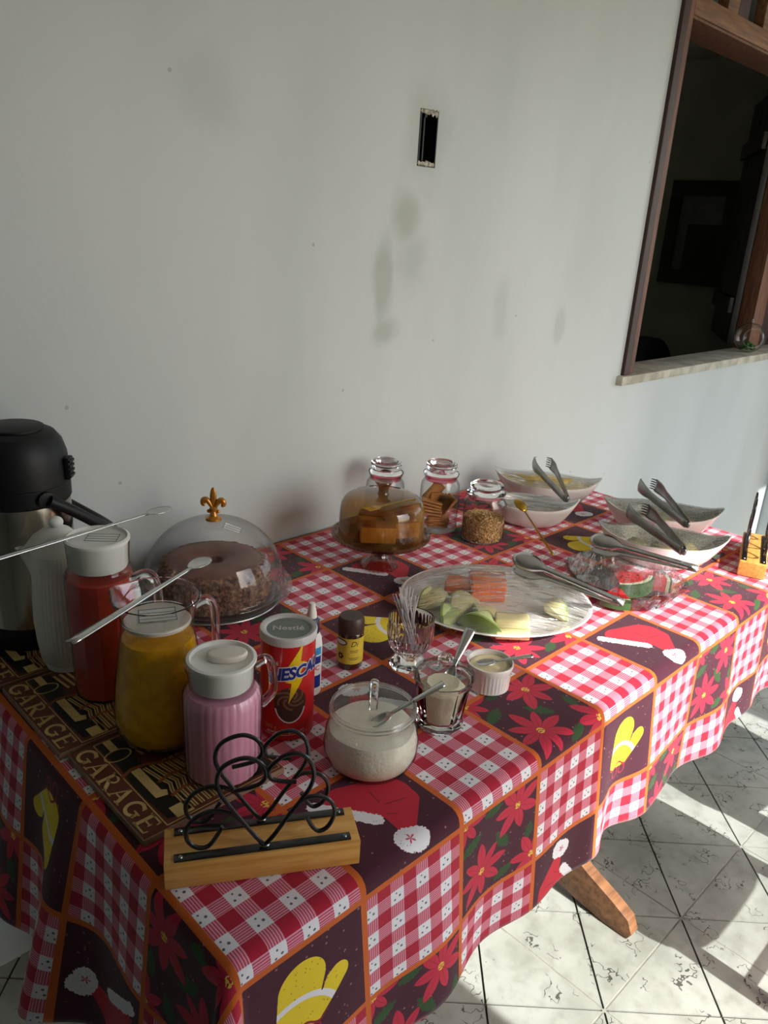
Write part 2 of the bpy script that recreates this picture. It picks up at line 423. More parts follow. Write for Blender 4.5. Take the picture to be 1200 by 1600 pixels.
# dark rounded chair back inside the room
q = on_y(1008, 556, 2.12)
ch = thing('lounge_chair', 'dark padded chair back showing above the window sill', 'chair', (q.x, 2.12, 0))
cb = MB(); cb.grid(lambda u, v: (0.24*math.sin((u-0.5)*2.6), 0.10*math.cos((u-0.5)*2.6)-0.06, 0.45+0.55*v-0.18*v*(abs(u-0.5)*2)**2.4), 18, 10)
o = obj('backrest', cb, 'dark_fabric', ch); sm = o.modifiers.new('thick', 'SOLIDIFY'); sm.thickness = 0.07
obj('seat', MB().box(-0.27, 0.27, -0.50, 0.0, 0.30, 0.44), 'dark_fabric', ch, bevel=0.03)
for sx in (-1, 1):
    for y in (-0.45, -0.05): obj('leg', MB().box(sx*0.22-0.025, sx*0.22+0.025, y-0.025, y+0.025, 0, 0.30), 'shutter_wood', ch, bevel=0.004)

# open electrical box in the wall
simple('black_plastic', S(20, 21, 21), 0.35, scale=60, bump=(120, 0.1, 0.0005))
simple('spackle', S(186, 184, 172), 0.9, scale=90, bump=(150, 0.8, 0.003), col2=S(120, 120, 108))
eb = thing('electrical_box', 'open black electrical box sunk in the white wall', 'outlet box', (1.453, WALL_Y, 1.692))
b = MB(); W, Hh, D, T = 0.0296, 0.0596, 0.046, 0.003
b.box(-W, W, D-T, D, -Hh, Hh); b.box(-W, -W+T, -0.002, D-T, -Hh, Hh); b.box(W-T, W, -0.002, D-T, -Hh, Hh); b.box(-W+T, W-T, -0.002, D-T, Hh-T, Hh); b.box(-W+T, W-T, -0.002, D-T, -Hh, -Hh+T)
obj('box_shell', b, 'black_plastic', eb, smooth=None)
obj('screw_post', MB().lathe([(0.004, 0), (0.004, 0.04)], 12, cap0=True, cap1=True, mat=Matrix.Translation((-0.008, 0.042, 0.047)) @ Matrix.Rotation(PI/2, 4, 'X')), 'black_plastic', eb)
obj('inner_wall', MB().box(-0.012, -0.008, 0.004, 0.042, -0.05, 0.05), 'black_plastic', eb)
for z0, sgn in ((0.0565, 1), (-0.0555, -1)):
    cp = MB()
    for k in range(9):
        x = -0.026+k*0.0062+random.uniform(-0.001, 0.001); h = random.uniform(0.004, 0.009)
        cp.ball((x, -0.001, z0-sgn*h*0.3), 0.0045, 0.002, h, 8, 6)
    obj('plaster_chip', cp, 'spackle', eb)

# ------------------------------------------------------------------ table and tablecloth
wood('table_wood', S(150, 104, 66), S(104, 66, 40), 0.45, (3, 30, 30))
wood('pine', S(228, 176, 96), S(200, 140, 62), 0.4, (4, 60, 60), coat=0.2)
tb = thing('dining_table', 'wooden trestle table under the patchwork cloth', 'table', (1.18, 0.93, 0))
obj('tabletop', MB().box(-0.835, 0.84, -0.415, 0.413, 0.755, 0.7865), 'table_wood', tb, bevel=0.004)
def trestle_foot():
    top = [(-0.43, 0.02), (-0.415, 0.052), (-0.37, 0.075), (-0.30, 0.105), (-0.22, 0.15), (-0.12, 0.19), (0, 0.20)]
    bot = [(0, 0.05), (-0.15, 0.045), (-0.28, 0.012), (-0.36, 0.0), (-0.42, 0.0)]
    L = top+[(-y, z) for y, z in reversed(top[:-1])]+[(-y, z) for y, z in reversed(bot[1:])]+bot
    return MB().prism([(y, z) for y, z in L], -0.016, 0.016, Matrix(((0, 0, 1, 0), (1, 0, 0, 0), (0, 1, 0, 0), (0, 0, 0, 1))))
for x in (1.415-1.18, 0.60-1.18):
    obj('foot', trestle_foot(), 'table_wood', tb, loc=(x, 0, 0), bevel=0.003, smooth=30)
    obj('post', MB().box(x-0.02, x+0.02, -0.10, 0.10, 0.2, 0.755), 'table_wood', tb, bevel=0.003)
obj('stretcher', MB().box(0.62-1.18, 1.395-1.18, -0.02, 0.02, 0.30, 0.40), 'table_wood', tb, bevel=0.003)

CX0, CX1, CY0, CY1, CRR = 0.333, 2.032, 0.503, 1.352, 0.018
def drape(u, v):
    eu = CX0-u if u < CX0 else (u-CX1 if u > CX1 else 0.0); su = -1 if u < CX0 else 1
    ev = CY0-v if v < CY0 else 0.0
    if eu == 0 and ev == 0:
        return (u, v, TZ+0.0006*mnoise.noise((u*6, v*6, 0)))
    e = math.hypot(eu, ev); nx, ny = su*eu/e, -ev/e
    bx = min(max(u, CX0), CX1); by = max(v, CY0)
    a = min(e/CRR, PI/2); out = CRR*math.sin(a); dn = CRR*(1-math.cos(a)); rest = max(0.0, e-CRR*PI/2); t = rest/0.30
    c = min(1.0, 2*min(eu, ev)/max(e, 1e-6))
    k = 0.03+0.42*c
    out += rest*k; dn += rest*math.sqrt(1-k*k)*(0.965+0.035*c)
    if ev > 0 and eu == 0:
        f = min(1.0, (u-CX0)/0.12)
        out += t*f*(0.009*math.sin(u*13.0+0.6)+0.008*math.sin(u*29.0+2.0)-0.028*math.exp(-((u-1.10)/0.05)**2)+0.022*math.exp(-((u-1.20)/0.06)**2))
        bx += 0.08*rest*f
    elif eu > 0 and ev == 0 and su < 0:
        f = min(1.0, (v-CY0)/0.12)
        out += t*f*(0.015+0.055*math.exp(-((v-0.85)/0.055)**2)+0.022*math.exp(-((v-1.02)/0.07)**2)+0.008*math.sin(v*31.0))
    elif eu > 0 and su > 0:
        out += t*0.02*(1+math.sin(v*17))
    return (bx+nx*out, by+ny*out, TZ-dn)
def cloth_material():
    mt, p = new_mat('cloth_print'); uv = COORD('UV'); U, Vv, _ = SEP(uv)
    P = (U-0.325)/0.176+1.0; Q = (Vv-0.465)/0.176
    ci = MA('FLOOR', P); ri = MA('FLOOR', Q); s = P-ci; t = Q-ri
    d = ci-ri+40.0
    m4 = MA('MODULO', d, 4.0); m2 = MA('MODULO', d, 2.0); r3 = MA('MODULO', ri+42.0, 3.0)
    is_check = m2 > 0.5; is_poin = m4 < 0.5
    other = AND(NOT(is_check), NOT(is_poin))
    is_mit = AND(other, r3 > 1.5); is_hat = AND(other, r3 < 1.5)
    RED, MAR, PINK, WHITE, ORA = S(172, 22, 50), S(68, 18, 38), S(206, 112, 134), S(228, 226, 230), S(200, 96, 30)
    PET, GRN, YEL = S(190, 34, 62), S(44, 74, 36), S(232, 204, 34)
    sub = lambda a, n: MA('FRACT', a*n)
    # gingham
    fs, ft = sub(s, 8.0), sub(t, 8.0)
    bs = MA('MODULO', MA('FLOOR', s*8.0), 2.0); bt = MA('MODULO', MA('FLOOR', t*8.0), 2.0)
    both = bs+bt
    stripe = MA('SINE', AND(bs, 1.0)*0+((s*NOT(bs > 0.5)+t*(bs > 0.5))*330.0))
    pink = MIX(RAMP(stripe, -0.6, 0.6)*0.75, S(190, 60, 88), S(224, 170, 184))
    chk = MIX(both > 1.5, MIX(both > 0.5, WHITE, pink), RED)
    def dot(a, b, cx, cy, r):
        x = a-cx; y = b-cy; return (x*x+y*y) < r*r
    dots = AND(both < 0.5, OR(dot(fs, ft, 0.3, 0.32, 0.075), dot(fs, ft, 0.68, 0.45, 0.085), dot(fs, ft, 0.42, 0.75, 0.06)))
    chk = MIX(dots*0.9, chk, S(60, 56, 76))
    # dark ground with specks
    vec = COORD('UV', (1, 1, 1))
    sp = VORO(vec, 95.0); gn = NOISE(vec, 40.0, 1.0)
    gr_ = MIX(AND(sp < 0.16, gn > 0.5)*0.55, MAR, S(190, 130, 140))
    # poinsettias
    def flower(cx, cy, R, rot, n):
        x = s-cx; y = t-cy; r = MA('SQRT', x*x+y*y); k = (MA('ARCTAN2', y, x)+rot)*(n/(2*PI))
        a = MA('ABSOLUTE', MA('FRACT', k)-0.5)*2.0
        Rp = R*(0.92+0.08*MA('SINE', MA('FLOOR', k)*2.4+cx*9))
        m = r < Rp*(1.0-0.60*MA('POWER', a, 1.2))
        vein = OR(a*r < 0.007, a > 0.90); core = AND(r < 0.038, NOISE(vec, 300.0, 0.0) > 0.45)
        return m, vein, core
    def leaf(cx, cy, L, W, ang):
        x = s-cx; y = t-cy; ca, sa = math.cos(ang), math.sin(ang)
        a = (x*ca+y*sa)/L; b = (y*ca-x*sa)/W
        return MA('ABSOLUTE', b)+MA('SINE', a*18.0)*0.13 < (1.0-a*a)
    po = gr_
    for a in ((0.55, 0.52, 0.15, 0.06, 2.2), (0.14, 0.72, 0.14, 0.06, 0.4), (0.60, 0.12, 0.13, 0.055, 0.3), (0.90, 0.42, 0.10, 0.05, 1.4), (0.40, 0.93, 0.12, 0.05, 0.1)):
        po = MIX(leaf(*a), po, GRN)
    for a in ((0.30, 0.33, 0.33, 0.3, 8.0), (0.72, 0.80, 0.32, 0.9, 7.0), (0.95, 0.12, 0.30, 0.2, 7.0), (0.05, 0.98, 0.26, 0.5, 7.0)):
        m, vein, core = flower(*a)
        po = MIX(m, po, MIX(vein*0.55, PET, S(110, 14, 30))); po = MIX(core, po, S(226, 190, 70))
    # capsule helper
    def cap(a, b, x0, y0, x1, y1, r0, r1=None):
        r1 = r0 if r1 is None else r1
        dx, dy = x1-x0, y1-y0; L = dx*dx+dy*dy
        h = MA('MULTIPLY', ((a-x0)*dx+(b-y0)*dy)/L, 1.0, clamp=True)
        ex = a-x0-h*dx; ey = b-y0-h*dy
        return MA('SQRT', ex*ex+ey*ey)-(r0+h*(r1-r0))
    # hat, turned half round in every third row
    fl_ = AND(r3 > 0.5, r3 < 1.5); hs = s+fl_*(1.0-2.0*s); ht = t+fl_*(1.0-2.0*t)
    rag = (NOISE(vec, 260.0, 2.0)-0.5)*0.05
    body = MA('MINIMUM', cap(hs, ht, 0.40, 0.75, 0.68, 0.60, 0.17, 0.22), cap(hs, ht, 0.70, 0.52, 0.57, 0.27, 0.19, 0.07))
    fur = cap(hs, ht, 0.19, 0.86, 0.46, 0.47, 0.052)+rag; ball = cap(hs, ht, 0.50, 0.20, 0.58, 0.16, 0.10)+rag
    fold = OR(cap(hs, ht, 0.60, 0.60, 0.62, 0.72, 0.006) < 0, cap(hs, ht, 0.62, 0.55, 0.78, 0.50, 0.006) < 0, cap(hs, ht, 0.56, 0.47, 0.62, 0.42, 0.005) < 0)
    ha = MIX(body < 0.0, gr_, MIX(fold*0.7, S(190, 26, 50), S(90, 12, 28)))
    furm = OR(fur < 0.0, ball < 0.0)
    ha = MIX(furm, ha, MIX(AND(VORO(vec, 210.0) < 0.16, gn > 0.45)*0.8, WHITE, S(80, 76, 96)))
    star = (MA('SQRT', (hs-0.52)*(hs-0.52)+(ht-0.19)*(ht-0.19)) < 0.022+0.02*MA('SINE', 5.0*MA('ARCTAN2', ht-0.19, hs-0.52)))
    ha = MIX(star, ha, S(190, 70, 90))
    # mitten, lying on its side in the rows at the back
    g = ri > 0.0; ms = s+g*(t-s); mt_ = t+g*(1.0-s-t)
    hand = MA('MINIMUM', cap(ms, mt_, 0.45, 0.38, 0.47, 0.68, 0.185, 0.18), cap(ms, mt_, 0.52, 0.36, 0.75, 0.54, 0.12, 0.085))
    gap = cap(ms, mt_, 0.61, 0.50, 0.68, 0.68, 0.006, 0.022) < 0.0
    band = MA('ABSOLUTE', MA('SQRT', (ms-0.40)*(ms-0.40)+(mt_-0.22)*(mt_-0.22))-0.33) < 0.025
    hm = AND(hand < 0.0, NOT(gap), mt_ > 0.24)
    yel = MIX(AND(VORO(vec, 170.0) < 0.17, gn > 0.4)*0.85, YEL, S(110, 84, 20)); yel = MIX(band, yel, WHITE)
    mi = MIX(hm, gr_, yel)
    cuff = AND(MA('ABSOLUTE', mt_-0.27-0.03*MA('SINE', ms*30.0)) < 0.012, hand < 0.02)
    bow = OR(MA('ABSOLUTE', cap(ms, mt_, 0.42, 0.16, 0.42, 0.20, 0.045)) < 0.008, MA('ABSOLUTE', cap(ms, mt_, 0.54, 0.17, 0.54, 0.20, 0.04)) < 0.008)
    mi = MIX(OR(cuff, bow), mi, S(150, 24, 44))
    col = MIX(is_check, MIX(is_poin, MIX(is_hat, mi, ha), po), chk)
    e1 = MA('MINIMUM', MA('MINIMUM', s, 1.0-s), MA('MINIMUM', t, 1.0-t))
    col = MIX(e1 < 0.026, col, ORA)
    link(col, p.inputs['Base Color']); setp(p, rough=0.82, spec=0.25, sheen=0.15)
    wv = MA('SINE', U*4200.0)*MA('SINE', Vv*4200.0)
    link(BUMP(NOISE(vec, 14.0, 3.0)*3.0+wv*0.02, 0.15, 0.003), p.inputs['Normal'])
    return mt
cloth_material()
def cloth():
    u0, u1, v0, v1 = -0.02, 2.34, 0.180, 1.352
    nu, nv = 300, 150
    us = [u0+(u1-u0)*i/nu for i in range(nu+1)]; vs = [v0+(v1-v0)*j/nv for j in range(nv+1)]
    co = [drape(u, v) for v in vs for u in us]; W = nu+1
    fc = [(j*W+i, j*W+i+1, (j+1)*W+i+1, (j+1)*W+i) for j in range(nv) for i in range(nu)]
    me = bpy.data.meshes.new('tablecloth'); me.from_pydata(co, [], fc)
    ul = me.uv_layers.new(name='UVMap'); flat = []
    for f in fc:
        for k in f: flat += (us[k % W], vs[k//W])
    ul.data.foreach_set('uv', flat); me.shade_smooth()
    o = obj('tablecloth', me, 'cloth_print'); s2 = o.modifiers.new('thick', 'SOLIDIFY'); s2.thickness = 0.0008; s2.offset = -1
    tag(o, 'red patchwork cloth with poinsettias, hats and mittens covering the table', 'tablecloth')
cloth()

# ------------------------------------------------------------------ printed trivet boards
simple('tray_brown', S(104, 52, 38), 0.35, scale=20, coat=0.3); simple('print_tan', S(214, 184, 116), 0.5); simple('print_black', S(24, 26, 20), 0.4); simple('print_orange', S(150, 84, 44), 0.5)
simple('tray_edge', S(150, 120, 96), 0.6); simple('print_maroon', S(92, 30, 26), 0.45)
TS, TT = 0.208, 0.0105
def flat_obj(name, mb, mat, parent, z=0.0003, pos=(0, 0), rotz=0.0):
    return obj(name, mb, mat, parent, loc=(pos[0], pos[1], TT+z), rotz=rotz, smooth=None)
def strip2(pts, w):
    mb = MB(); P = [Vector((a, b, 0)) for a, b in pts]; L = []
    for i, q in enumerate(P):
        t = (P[min(i+1, len(P)-1)]-P[max(i-1, 0)]).normalized(); n = Vector((-t.y, t.x, 0)); L += [tuple(q+n*w/2), tuple(q-n*w/2)]
    mb.add(L, [(2*i, 2*i+1, 2*i+3, 2*i+2) for i in range(len(P)-1)]); return mb
_arc = lambda cx, cy, rx, ry, a0, a1, n=14: [(cx+rx*math.cos(math.radians(a0+(a1-a0)*i/n)), cy+ry*math.sin(math.radians(a0+(a1-a0)*i/n))) for i in range(n+1)]
GLYPH = {
    'G': [(_arc(0.5, 0.5, 0.40, 0.44, 48, 325), 0.17), ([(0.84, 0.42), (0.84, 0.10)], 0.18), ([(0.58, 0.43), (1.0, 0.43)], 0.08), ([(0.80, 0.96), (0.80, 0.70)], 0.08)],
    'A': [([(0.08, 0.0), (0.46, 1.0)], 0.09), ([(0.44, 1.0), (0.80, 0.0)], 0.20), ([(0.20, 0.34), (0.66, 0.34)], 0.08), ([(-0.04, 0.03), (0.24, 0.03)], 0.07), ([(0.60, 0.03), (0.98, 0.03)], 0.07)],
    'R': [([(0.22, 0.0), (0.22, 1.0)], 0.20), ([(0.22, 0.95)]+_arc(0.42, 0.72, 0.28, 0.23, 90, -90)+[(0.22, 0.49)], 0.11), ([(0.42, 0.50), (0.86, 0.0)], 0.20), ([(0.04, 0.03), (0.42, 0.03)], 0.07), ([(0.70, 0.03), (1.02, 0.03)], 0.07), ([(0.04, 0.97), (0.40, 0.97)], 0.07)],
    'E': [([(0.22, 0.0), (0.22, 1.0)], 0.20), ([(0.04, 0.04), (0.88, 0.04)], 0.09), ([(0.22, 0.50), (0.64, 0.50)], 0.08), ([(0.04, 0.96), (0.82, 0.96)], 0.09), ([(0.85, 0.0), (0.90, 0.26)], 0.07), ([(0.64, 0.38), (0.64, 0.62)], 0.06), ([(0.80, 0.76), (0.78, 1.0)], 0.07)]}
TRAYS = []
def tray(x, y, label):
    t = thing('trivet_board', label, 'trivet', (x, y, TZ+0.0008), 0.0)
    obj('board', MB().box(0, TS, 0, TS, 0, TT-0.0006), 'tray_edge', t, bevel=0.0015)
    obj('printed_face', MB().box(0.002, TS-0.002, 0.002, TS-0.002, TT-0.0006, TT), 'tray_brown', t, smooth=None)
    # serif capitals run along the near side, G at the back
    for k, chx in enumerate('GARAGE'):
        lm_ = MB()
        for pts, w_ in GLYPH[chx]:
            st = strip2([(px0*0.0295, py0*0.0265) for px0, py0 in pts], w_*0.028); lm_.add(st.v, st.f)
        flat_obj('letter', lm_, 'print_tan', t, 0.0005, (0.0045, TS-0.006-k*0.0330), -PI/2)
    # car, petrol pump and engine pipes, flat print
    flat_obj('printed_car', poly2((0.036, 0.203), (0.066, 0.203), (0.076, 0.17), (0.064, 0.135), (0.082, 0.11), (0.080, 0.03), (0.060, 0.010), (0.040, 0.014), (0.036, 0.09), (0.040, 0.14)), 'print_black', t, 0.0002)
    flat_obj('printed_pump', poly2((0.047, 0.122), (0.060, 0.122), (0.060, 0.066), (0.066, 0.062), (0.062, 0.052), (0.047, 0.056)), 'print_tan', t, 0.0005)
    flat_obj('printed_plate', poly2((0.046, 0.203), (0.057, 0.203), (0.057, 0.176), (0.046, 0.176)), 'print_tan', t, 0.0005)
    flat_obj('printed_plate', poly2((0.050, 0.030), (0.074, 0.030), (0.074, 0.008), (0.050, 0.008)), 'print_tan', t, 0.0005)
    flat_obj('printed_headlamp', strip2([(0.050+0.018*math.cos(q_), 0.164+0.012*math.sin(q_)) for q_ in [2*PI*i/20 for i in range(21)]], 0.0022), 'print_tan', t, 0.0006)
    flat_obj('printed_hose', strip2([(0.032, 0.118), (0.050, 0.126), (0.068, 0.124), (0.085, 0.115), (0.105, 0.11), (0.13, 0.115)], 0.0055), 'print_orange', t, 0.0007)
    for k in range(6):
        x0 = 0.070+k*0.0095
        flat_obj('printed_pipe', strip2([(x0-0.006, 0.118), (x0, 0.085), (x0+0.005, 0.07), (x0, 0.055), (x0, 0.012)], 0.0056), 'print_tan', t, 0.0005)
        flat_obj('printed_line', strip2([(x0-0.006, 0.118), (x0, 0.085), (x0+0.005, 0.07), (x0, 0.055), (x0, 0.012)], 0.0014), 'print_black', t, 0.0007)
    for y0 in (0.047, 0.080): flat_obj('printed_clamp', strip2([(0.064, y0), (0.085, y0+0.006), (0.105, y0), (0.126, y0+0.004)], 0.0050), 'print_orange', t, 0.0008)
    for k in range(8):
        flat_obj('printed_grille', strip2([(0.072+k*0.010, 0.190), (0.077+k*0.010, 0.145)], 0.0042), 'print_tan', t, 0.0005)
    flat_obj('printed_panel', poly2((0.130, 0.010), (0.200, 0.010), (0.200, 0.200), (0.155, 0.200), (0.130, 0.12)), 'print_black', t, 0.0002)
    flat_obj('printed_border', strip2([(0.034, 0.005), (0.034, 0.203), (0.203, 0.203), (0.203, 0.005), (0.034, 0.005)], 0.0016), 'print_tan', t, 0.0003)
    return t
tray(0.338, 0.693, 'brown printed board under the yellow and pink drinks')
tray(0.330, 0.909, 'brown printed board under the red juice pitcher and white jug')
tray(0.326, 1.125, 'brown printed board under the steel airpot')
TRZ = TZ+0.0008+TT+0.0009

# ------------------------------------------------------------------ common materials for the tableware
thin_glass('glass', (0.96, 0.975, 0.965), 0.55)
thin_glass('glass_rib', (0.95, 0.965, 0.955), 0.5, wob=(60, 0.25, 0.002, (1, 1, 0.15)))
thin_glass('clear_plastic', (0.965, 0.955, 0.96), 0.6, 0.03, wob=(8, 0.1, 0.003), haze=0.05)
thin_glass('cling_film', (0.94, 0.94, 0.92), 0.75, 0.06, wob=(14, 1.0, 0.010, (1, 7, 1)), haze=0.10, spec=1.5)
thin_glass('cling_film_mist', (0.88, 0.88, 0.80), 0.8, 0.08, wob=(300, 1.0, 0.004), haze=0.08, spec=1.4, spots=(0.30, 0.30, 0.25))
solid_glass('thick_glass', (0.97, 0.985, 0.975))
solid_glass('crystal', (0.98, 0.97, 0.98), bump=(90, 0.2, 0.001))
simple('white_plastic', S(232, 230, 222), 0.35, 0.03, scale=8)
simple('cream_plastic', S(226, 218, 204), 0.35, 0.04, scale=8)
simple('porcelain', S(236, 233, 230), 0.14, 0.03, scale=5, coat=0.4)
simple('steel', S(214, 214, 212), 0.22, 0.06, scale=20, metal=1.0)
simple('brushed_steel', S(204, 196, 180), 0.20, 0.22, scale=26, stretch=(1, 1, 0.04), metal=1.0)
simple('dark_steel', S(146, 148, 146), 0.28, 0.12, scale=20, metal=1.0)
simple('gold_metal', S(190, 150, 60), 0.30, 0.12, scale=30, metal=1.0)
simple('matt_black', S(13, 14, 16), 0.5, 0.08, scale=15, spec=0.35)
simple('label_paper', S(232, 232, 228), 0.6, 0.02); simple('ink', S(24, 24, 26), 0.6)
def paper_label(parent, loc, w, h, rot=(0, 0, 0), name='label'):
    """white sticker ruled with dark lines"""
    l = obj(name, MB().box(-w/2, w/2, -h/2, h/2, 0, 0.0003), 'label_paper', parent, loc=loc, rot=rot, smooth=None)
    for y in (-0.47, -0.17, 0.13, 0.46): obj('ruled_line', MB().box(-w/2*0.98, w/2*0.98, h*y-h*0.016, h*y+h*0.016, 0.0003, 0.0005), 'ink', l, smooth=None)
    for x in (-0.48, 0.48): obj('ruled_line', MB().box(w*x-h*0.014, w*x+h*0.014, -h/2, h/2, 0.0003, 0.0005), 'ink', l, smooth=None)
    return l

# ------------------------------------------------------------------ airpot
ax, ay = 0.437, 1.262
ap = thing('airpot', 'brushed steel pump airpot with black lid beside the wall', 'airpot', (ax, ay, TRZ))
obj('base_ring', MB().lathe([(0.0, 0), (0.073, 0), (0.077, 0.006), (0.077, 0.036), (0.075, 0.040)], 64), 'matt_black', ap)
obj('body', MB().lathe([(0.0755, 0.0402), (0.0765, 0.06), (0.0775, 0.16), (0.0775, 0.235), (0.0765, 0.246)], 72), 'brushed_steel', ap)
lid = obj('lid', MB().lathe([(0.0775, 0.2465), (0.0795, 0.250), (0.0795, 0.274), (0.0785, 0.2755), (0.0795, 0.277), (0.079, 0.300), (0.077, 0.322), (0.071, 0.342), (0.061, 0.355), (0.050, 0.3605), (0.0, 0.3625)], 72), 'matt_black', ap, smooth=25)
obj('press_button', MB().lathe([(0.046, 0.3600), (0.046, 0.3645), (0.044, 0.3655), (0.0, 0.367)], 48), 'matt_black', lid, smooth=25)
obj('vent_cap', MB().lathe([(0.006, 0.366), (0.006, 0.3685), (0, 0.369)], 16, mat=Matrix.Translation((-0.03, -0.012, 0))), 'black_plastic', lid)
R1 = Matrix.Rotation(A_RT+0.05, 4, 'Z')
obj('latch', MB().box(0.0785, 0.0865, -0.011, 0.011, 0.282, 0.318, R1), 'matt_black', ap, bevel=0.002)
for k in range(4): obj('latch_rib', MB().box(0.0865, 0.0885, -0.010, 0.010, 0.286+k*0.008, 0.290+k*0.008, R1), 'matt_black', ap)
hp = smooth_path([(0.012, -0.088, 0.262), (0.045, -0.088, 0.240), (0.090, -0.080, 0.205), (0.128, -0.055, 0.176), (0.140, 0.0, 0.168), (0.128, 0.050, 0.176), (0.090, 0.078, 0.205), (0.045, 0.086, 0.240), (0.012, 0.086, 0.262)], 6)
obj('handle', MB().tube(hp, 0.0115, 12, flat=0.8), 'matt_black', ap)
for sy in (-1, 1): obj('pivot', MB().lathe([(0.0, 0), (0.013, 0), (0.013, 0.008), (0.0, 0.010)], 20, mat=Matrix.Translation((0.010, sy*0.0785, 0.262)) @ Matrix.Rotation(-sy*PI/2, 4, 'X')), 'matt_black', ap)

# ------------------------------------------------------------------ white ribbed thermos jug
tx_, ty_ = 0.437, 1.124
tj = thing('thermos_jug', 'white ribbed plastic thermos jug behind the red juice', 'jug', (tx_, ty_, TRZ))
aL = A_RT+PI
def adiff(a, b): return (a-b+PI) % (2*PI)-PI
def jug_mod(a, k, z):
    sp = math.exp(-(adiff(a, aL)/0.30)**2)*max(0.0, min(1.0, (z-0.150)/0.05))
    return (1+0.010*math.cos(44*a)*(1 if 0.012 < z < 0.185 else 0))*(1+0.80*sp)
obj('body', MB().lathe([(0.0, 0), (0.032, 0), (0.0335, 0.004), (0.0325, 0.010), (0.038, 0.016), (0.0425, 0.05), (0.0445, 0.085), (0.0435, 0.120), (0.0405, 0.155), (0.0375, 0.180), (0.0375, 0.198)], 176, jug_mod), 'white_plastic', tj)
l2 = obj('lid', MB().lathe([(0.0385, 0.1982), (0.0375, 0.204), (0.030, 0.222), (0.020, 0.233), (0.011, 0.238), (0.0, 0.239)], 72, lambda a, k, z: 1+0.5*math.exp(-(adiff(a, aL)/0.3)**2)*(1-k)**1.5), 'white_plastic', tj)
obj('knob', MB().ball((0, 0, 0.245), 0.011, 0.011, 0.009), 'white_plastic', l2)
aH = A_RT+0.5
hx, hy = math.cos(aH), math.sin(aH)
obj('handle', MB().tube(smooth_path([(hx*r, hy*r, z) for r, z in ((0.037, 0.185), (0.060, 0.190), (0.074, 0.165), (0.074, 0.10), (0.062, 0.055), (0.042, 0.045))], 6), 0.0065, 10), 'white_plastic', tj)

# ------------------------------------------------------------------ drinks pitchers
simple('juice_red', S(200, 66, 50), 0.35, 0.10, scale=22, col2=S(178, 52, 42), sss=0.1)
simple('juice_yellow', S(240, 184, 10), 0.30, 0.08, scale=60, col2=S(222, 158, 6), bump=(190, 0.35, 0.003))
simple('milk_pink', S(238, 166, 192), 0.35, 0.05, scale=14, sss=0.1)
thin_glass('glass_quilt', (0.98, 0.975, 0.94), 0.75, 0.06, wob=(150, 0.5, 0.002))
def facet(n, k=0.85):
    def f(a, kk, z):
        d = (a % (2*PI/n))-PI/n; q = math.cos(PI/n)/math.cos(d); return 1-k+k*q
    return f
def flute(n, amp):
    return lambda a, k, z: 1+amp*abs(math.cos(n*a/2))
def handle_tube(parent, pts, r=0.006, ang=A_RT, mat='thick_glass', flat=1.3):
    c, s_ = math.cos(ang), math.sin(ang)
    return obj('handle', MB().tube(smooth_path([(c*a, s_*a, z) for a, z in pts], 6), r, 12, flat=flat, up=Vector((-s_, c, 0))), mat, parent)
def spout_mod(base, ang, z0, z1, amp=0.16, wd=0.28):
    def f(a, k, z):
        return (base(a, k, z) if base else 1.0)*(1+amp*math.exp(-(adiff(a, ang)/wd)**2)*max(0.0, min(1.0, (z-z0)/(z1-z0))))
    return f
# red juice
px_, py_ = 0.4515, 1.016
pr = thing('juice_pitcher', 'faceted glass pitcher of red juice with a labelled white lid', 'pitcher', (px_, py_, TRZ))
bodyp = [(0.0, 0.0), (0.043, 0.0), (0.0465, 0.006), (0.0505, 0.185), (0.0500, 0.195), (0.0455, 0.205)]
obj('body', MB().lathe(bodyp, 120, facet(12)), 'glass_rib', pr, smooth=20)
obj('neck', MB().lathe([(0.0455, 0.2052), (0.0430, 0.211), (0.0432, 0.225), (0.0450, 0.248)], 72, spout_mod(None, aL-0.35, 0.22, 0.248, 0.14)), 'glass', pr)
obj('juice', MB().lathe([(0.0, 0.005), (0.044, 0.005), (0.0478, 0.180), (0.047, 0.193), (0.0445, 0.1955), (0.0, 0.196)], 96, facet(12, 0.7)), 'juice_red', pr, smooth=20)
ld = obj('lid', MB().lathe([(0.0395, 0.208), (0.0410, 0.212), (0.0418, 0.2485), (0.0455, 0.2495), (0.0455, 0.2530), (0.0420, 0.2545), (0.0395, 0.2500), (0.0, 0.2490)], 64), 'white_plastic', pr, smooth=30)
paper_label(ld, (0.008, 0.0, 0.2496), 0.046, 0.028, (0, 0, A_RT+0.1))
handle_tube(pr, [(0.047, 0.190), (0.066, 0.200), (0.080, 0.193), (0.085, 0.170), (0.085, 0.110), (0.074, 0.070), (0.048, 0.055)], 0.0065)
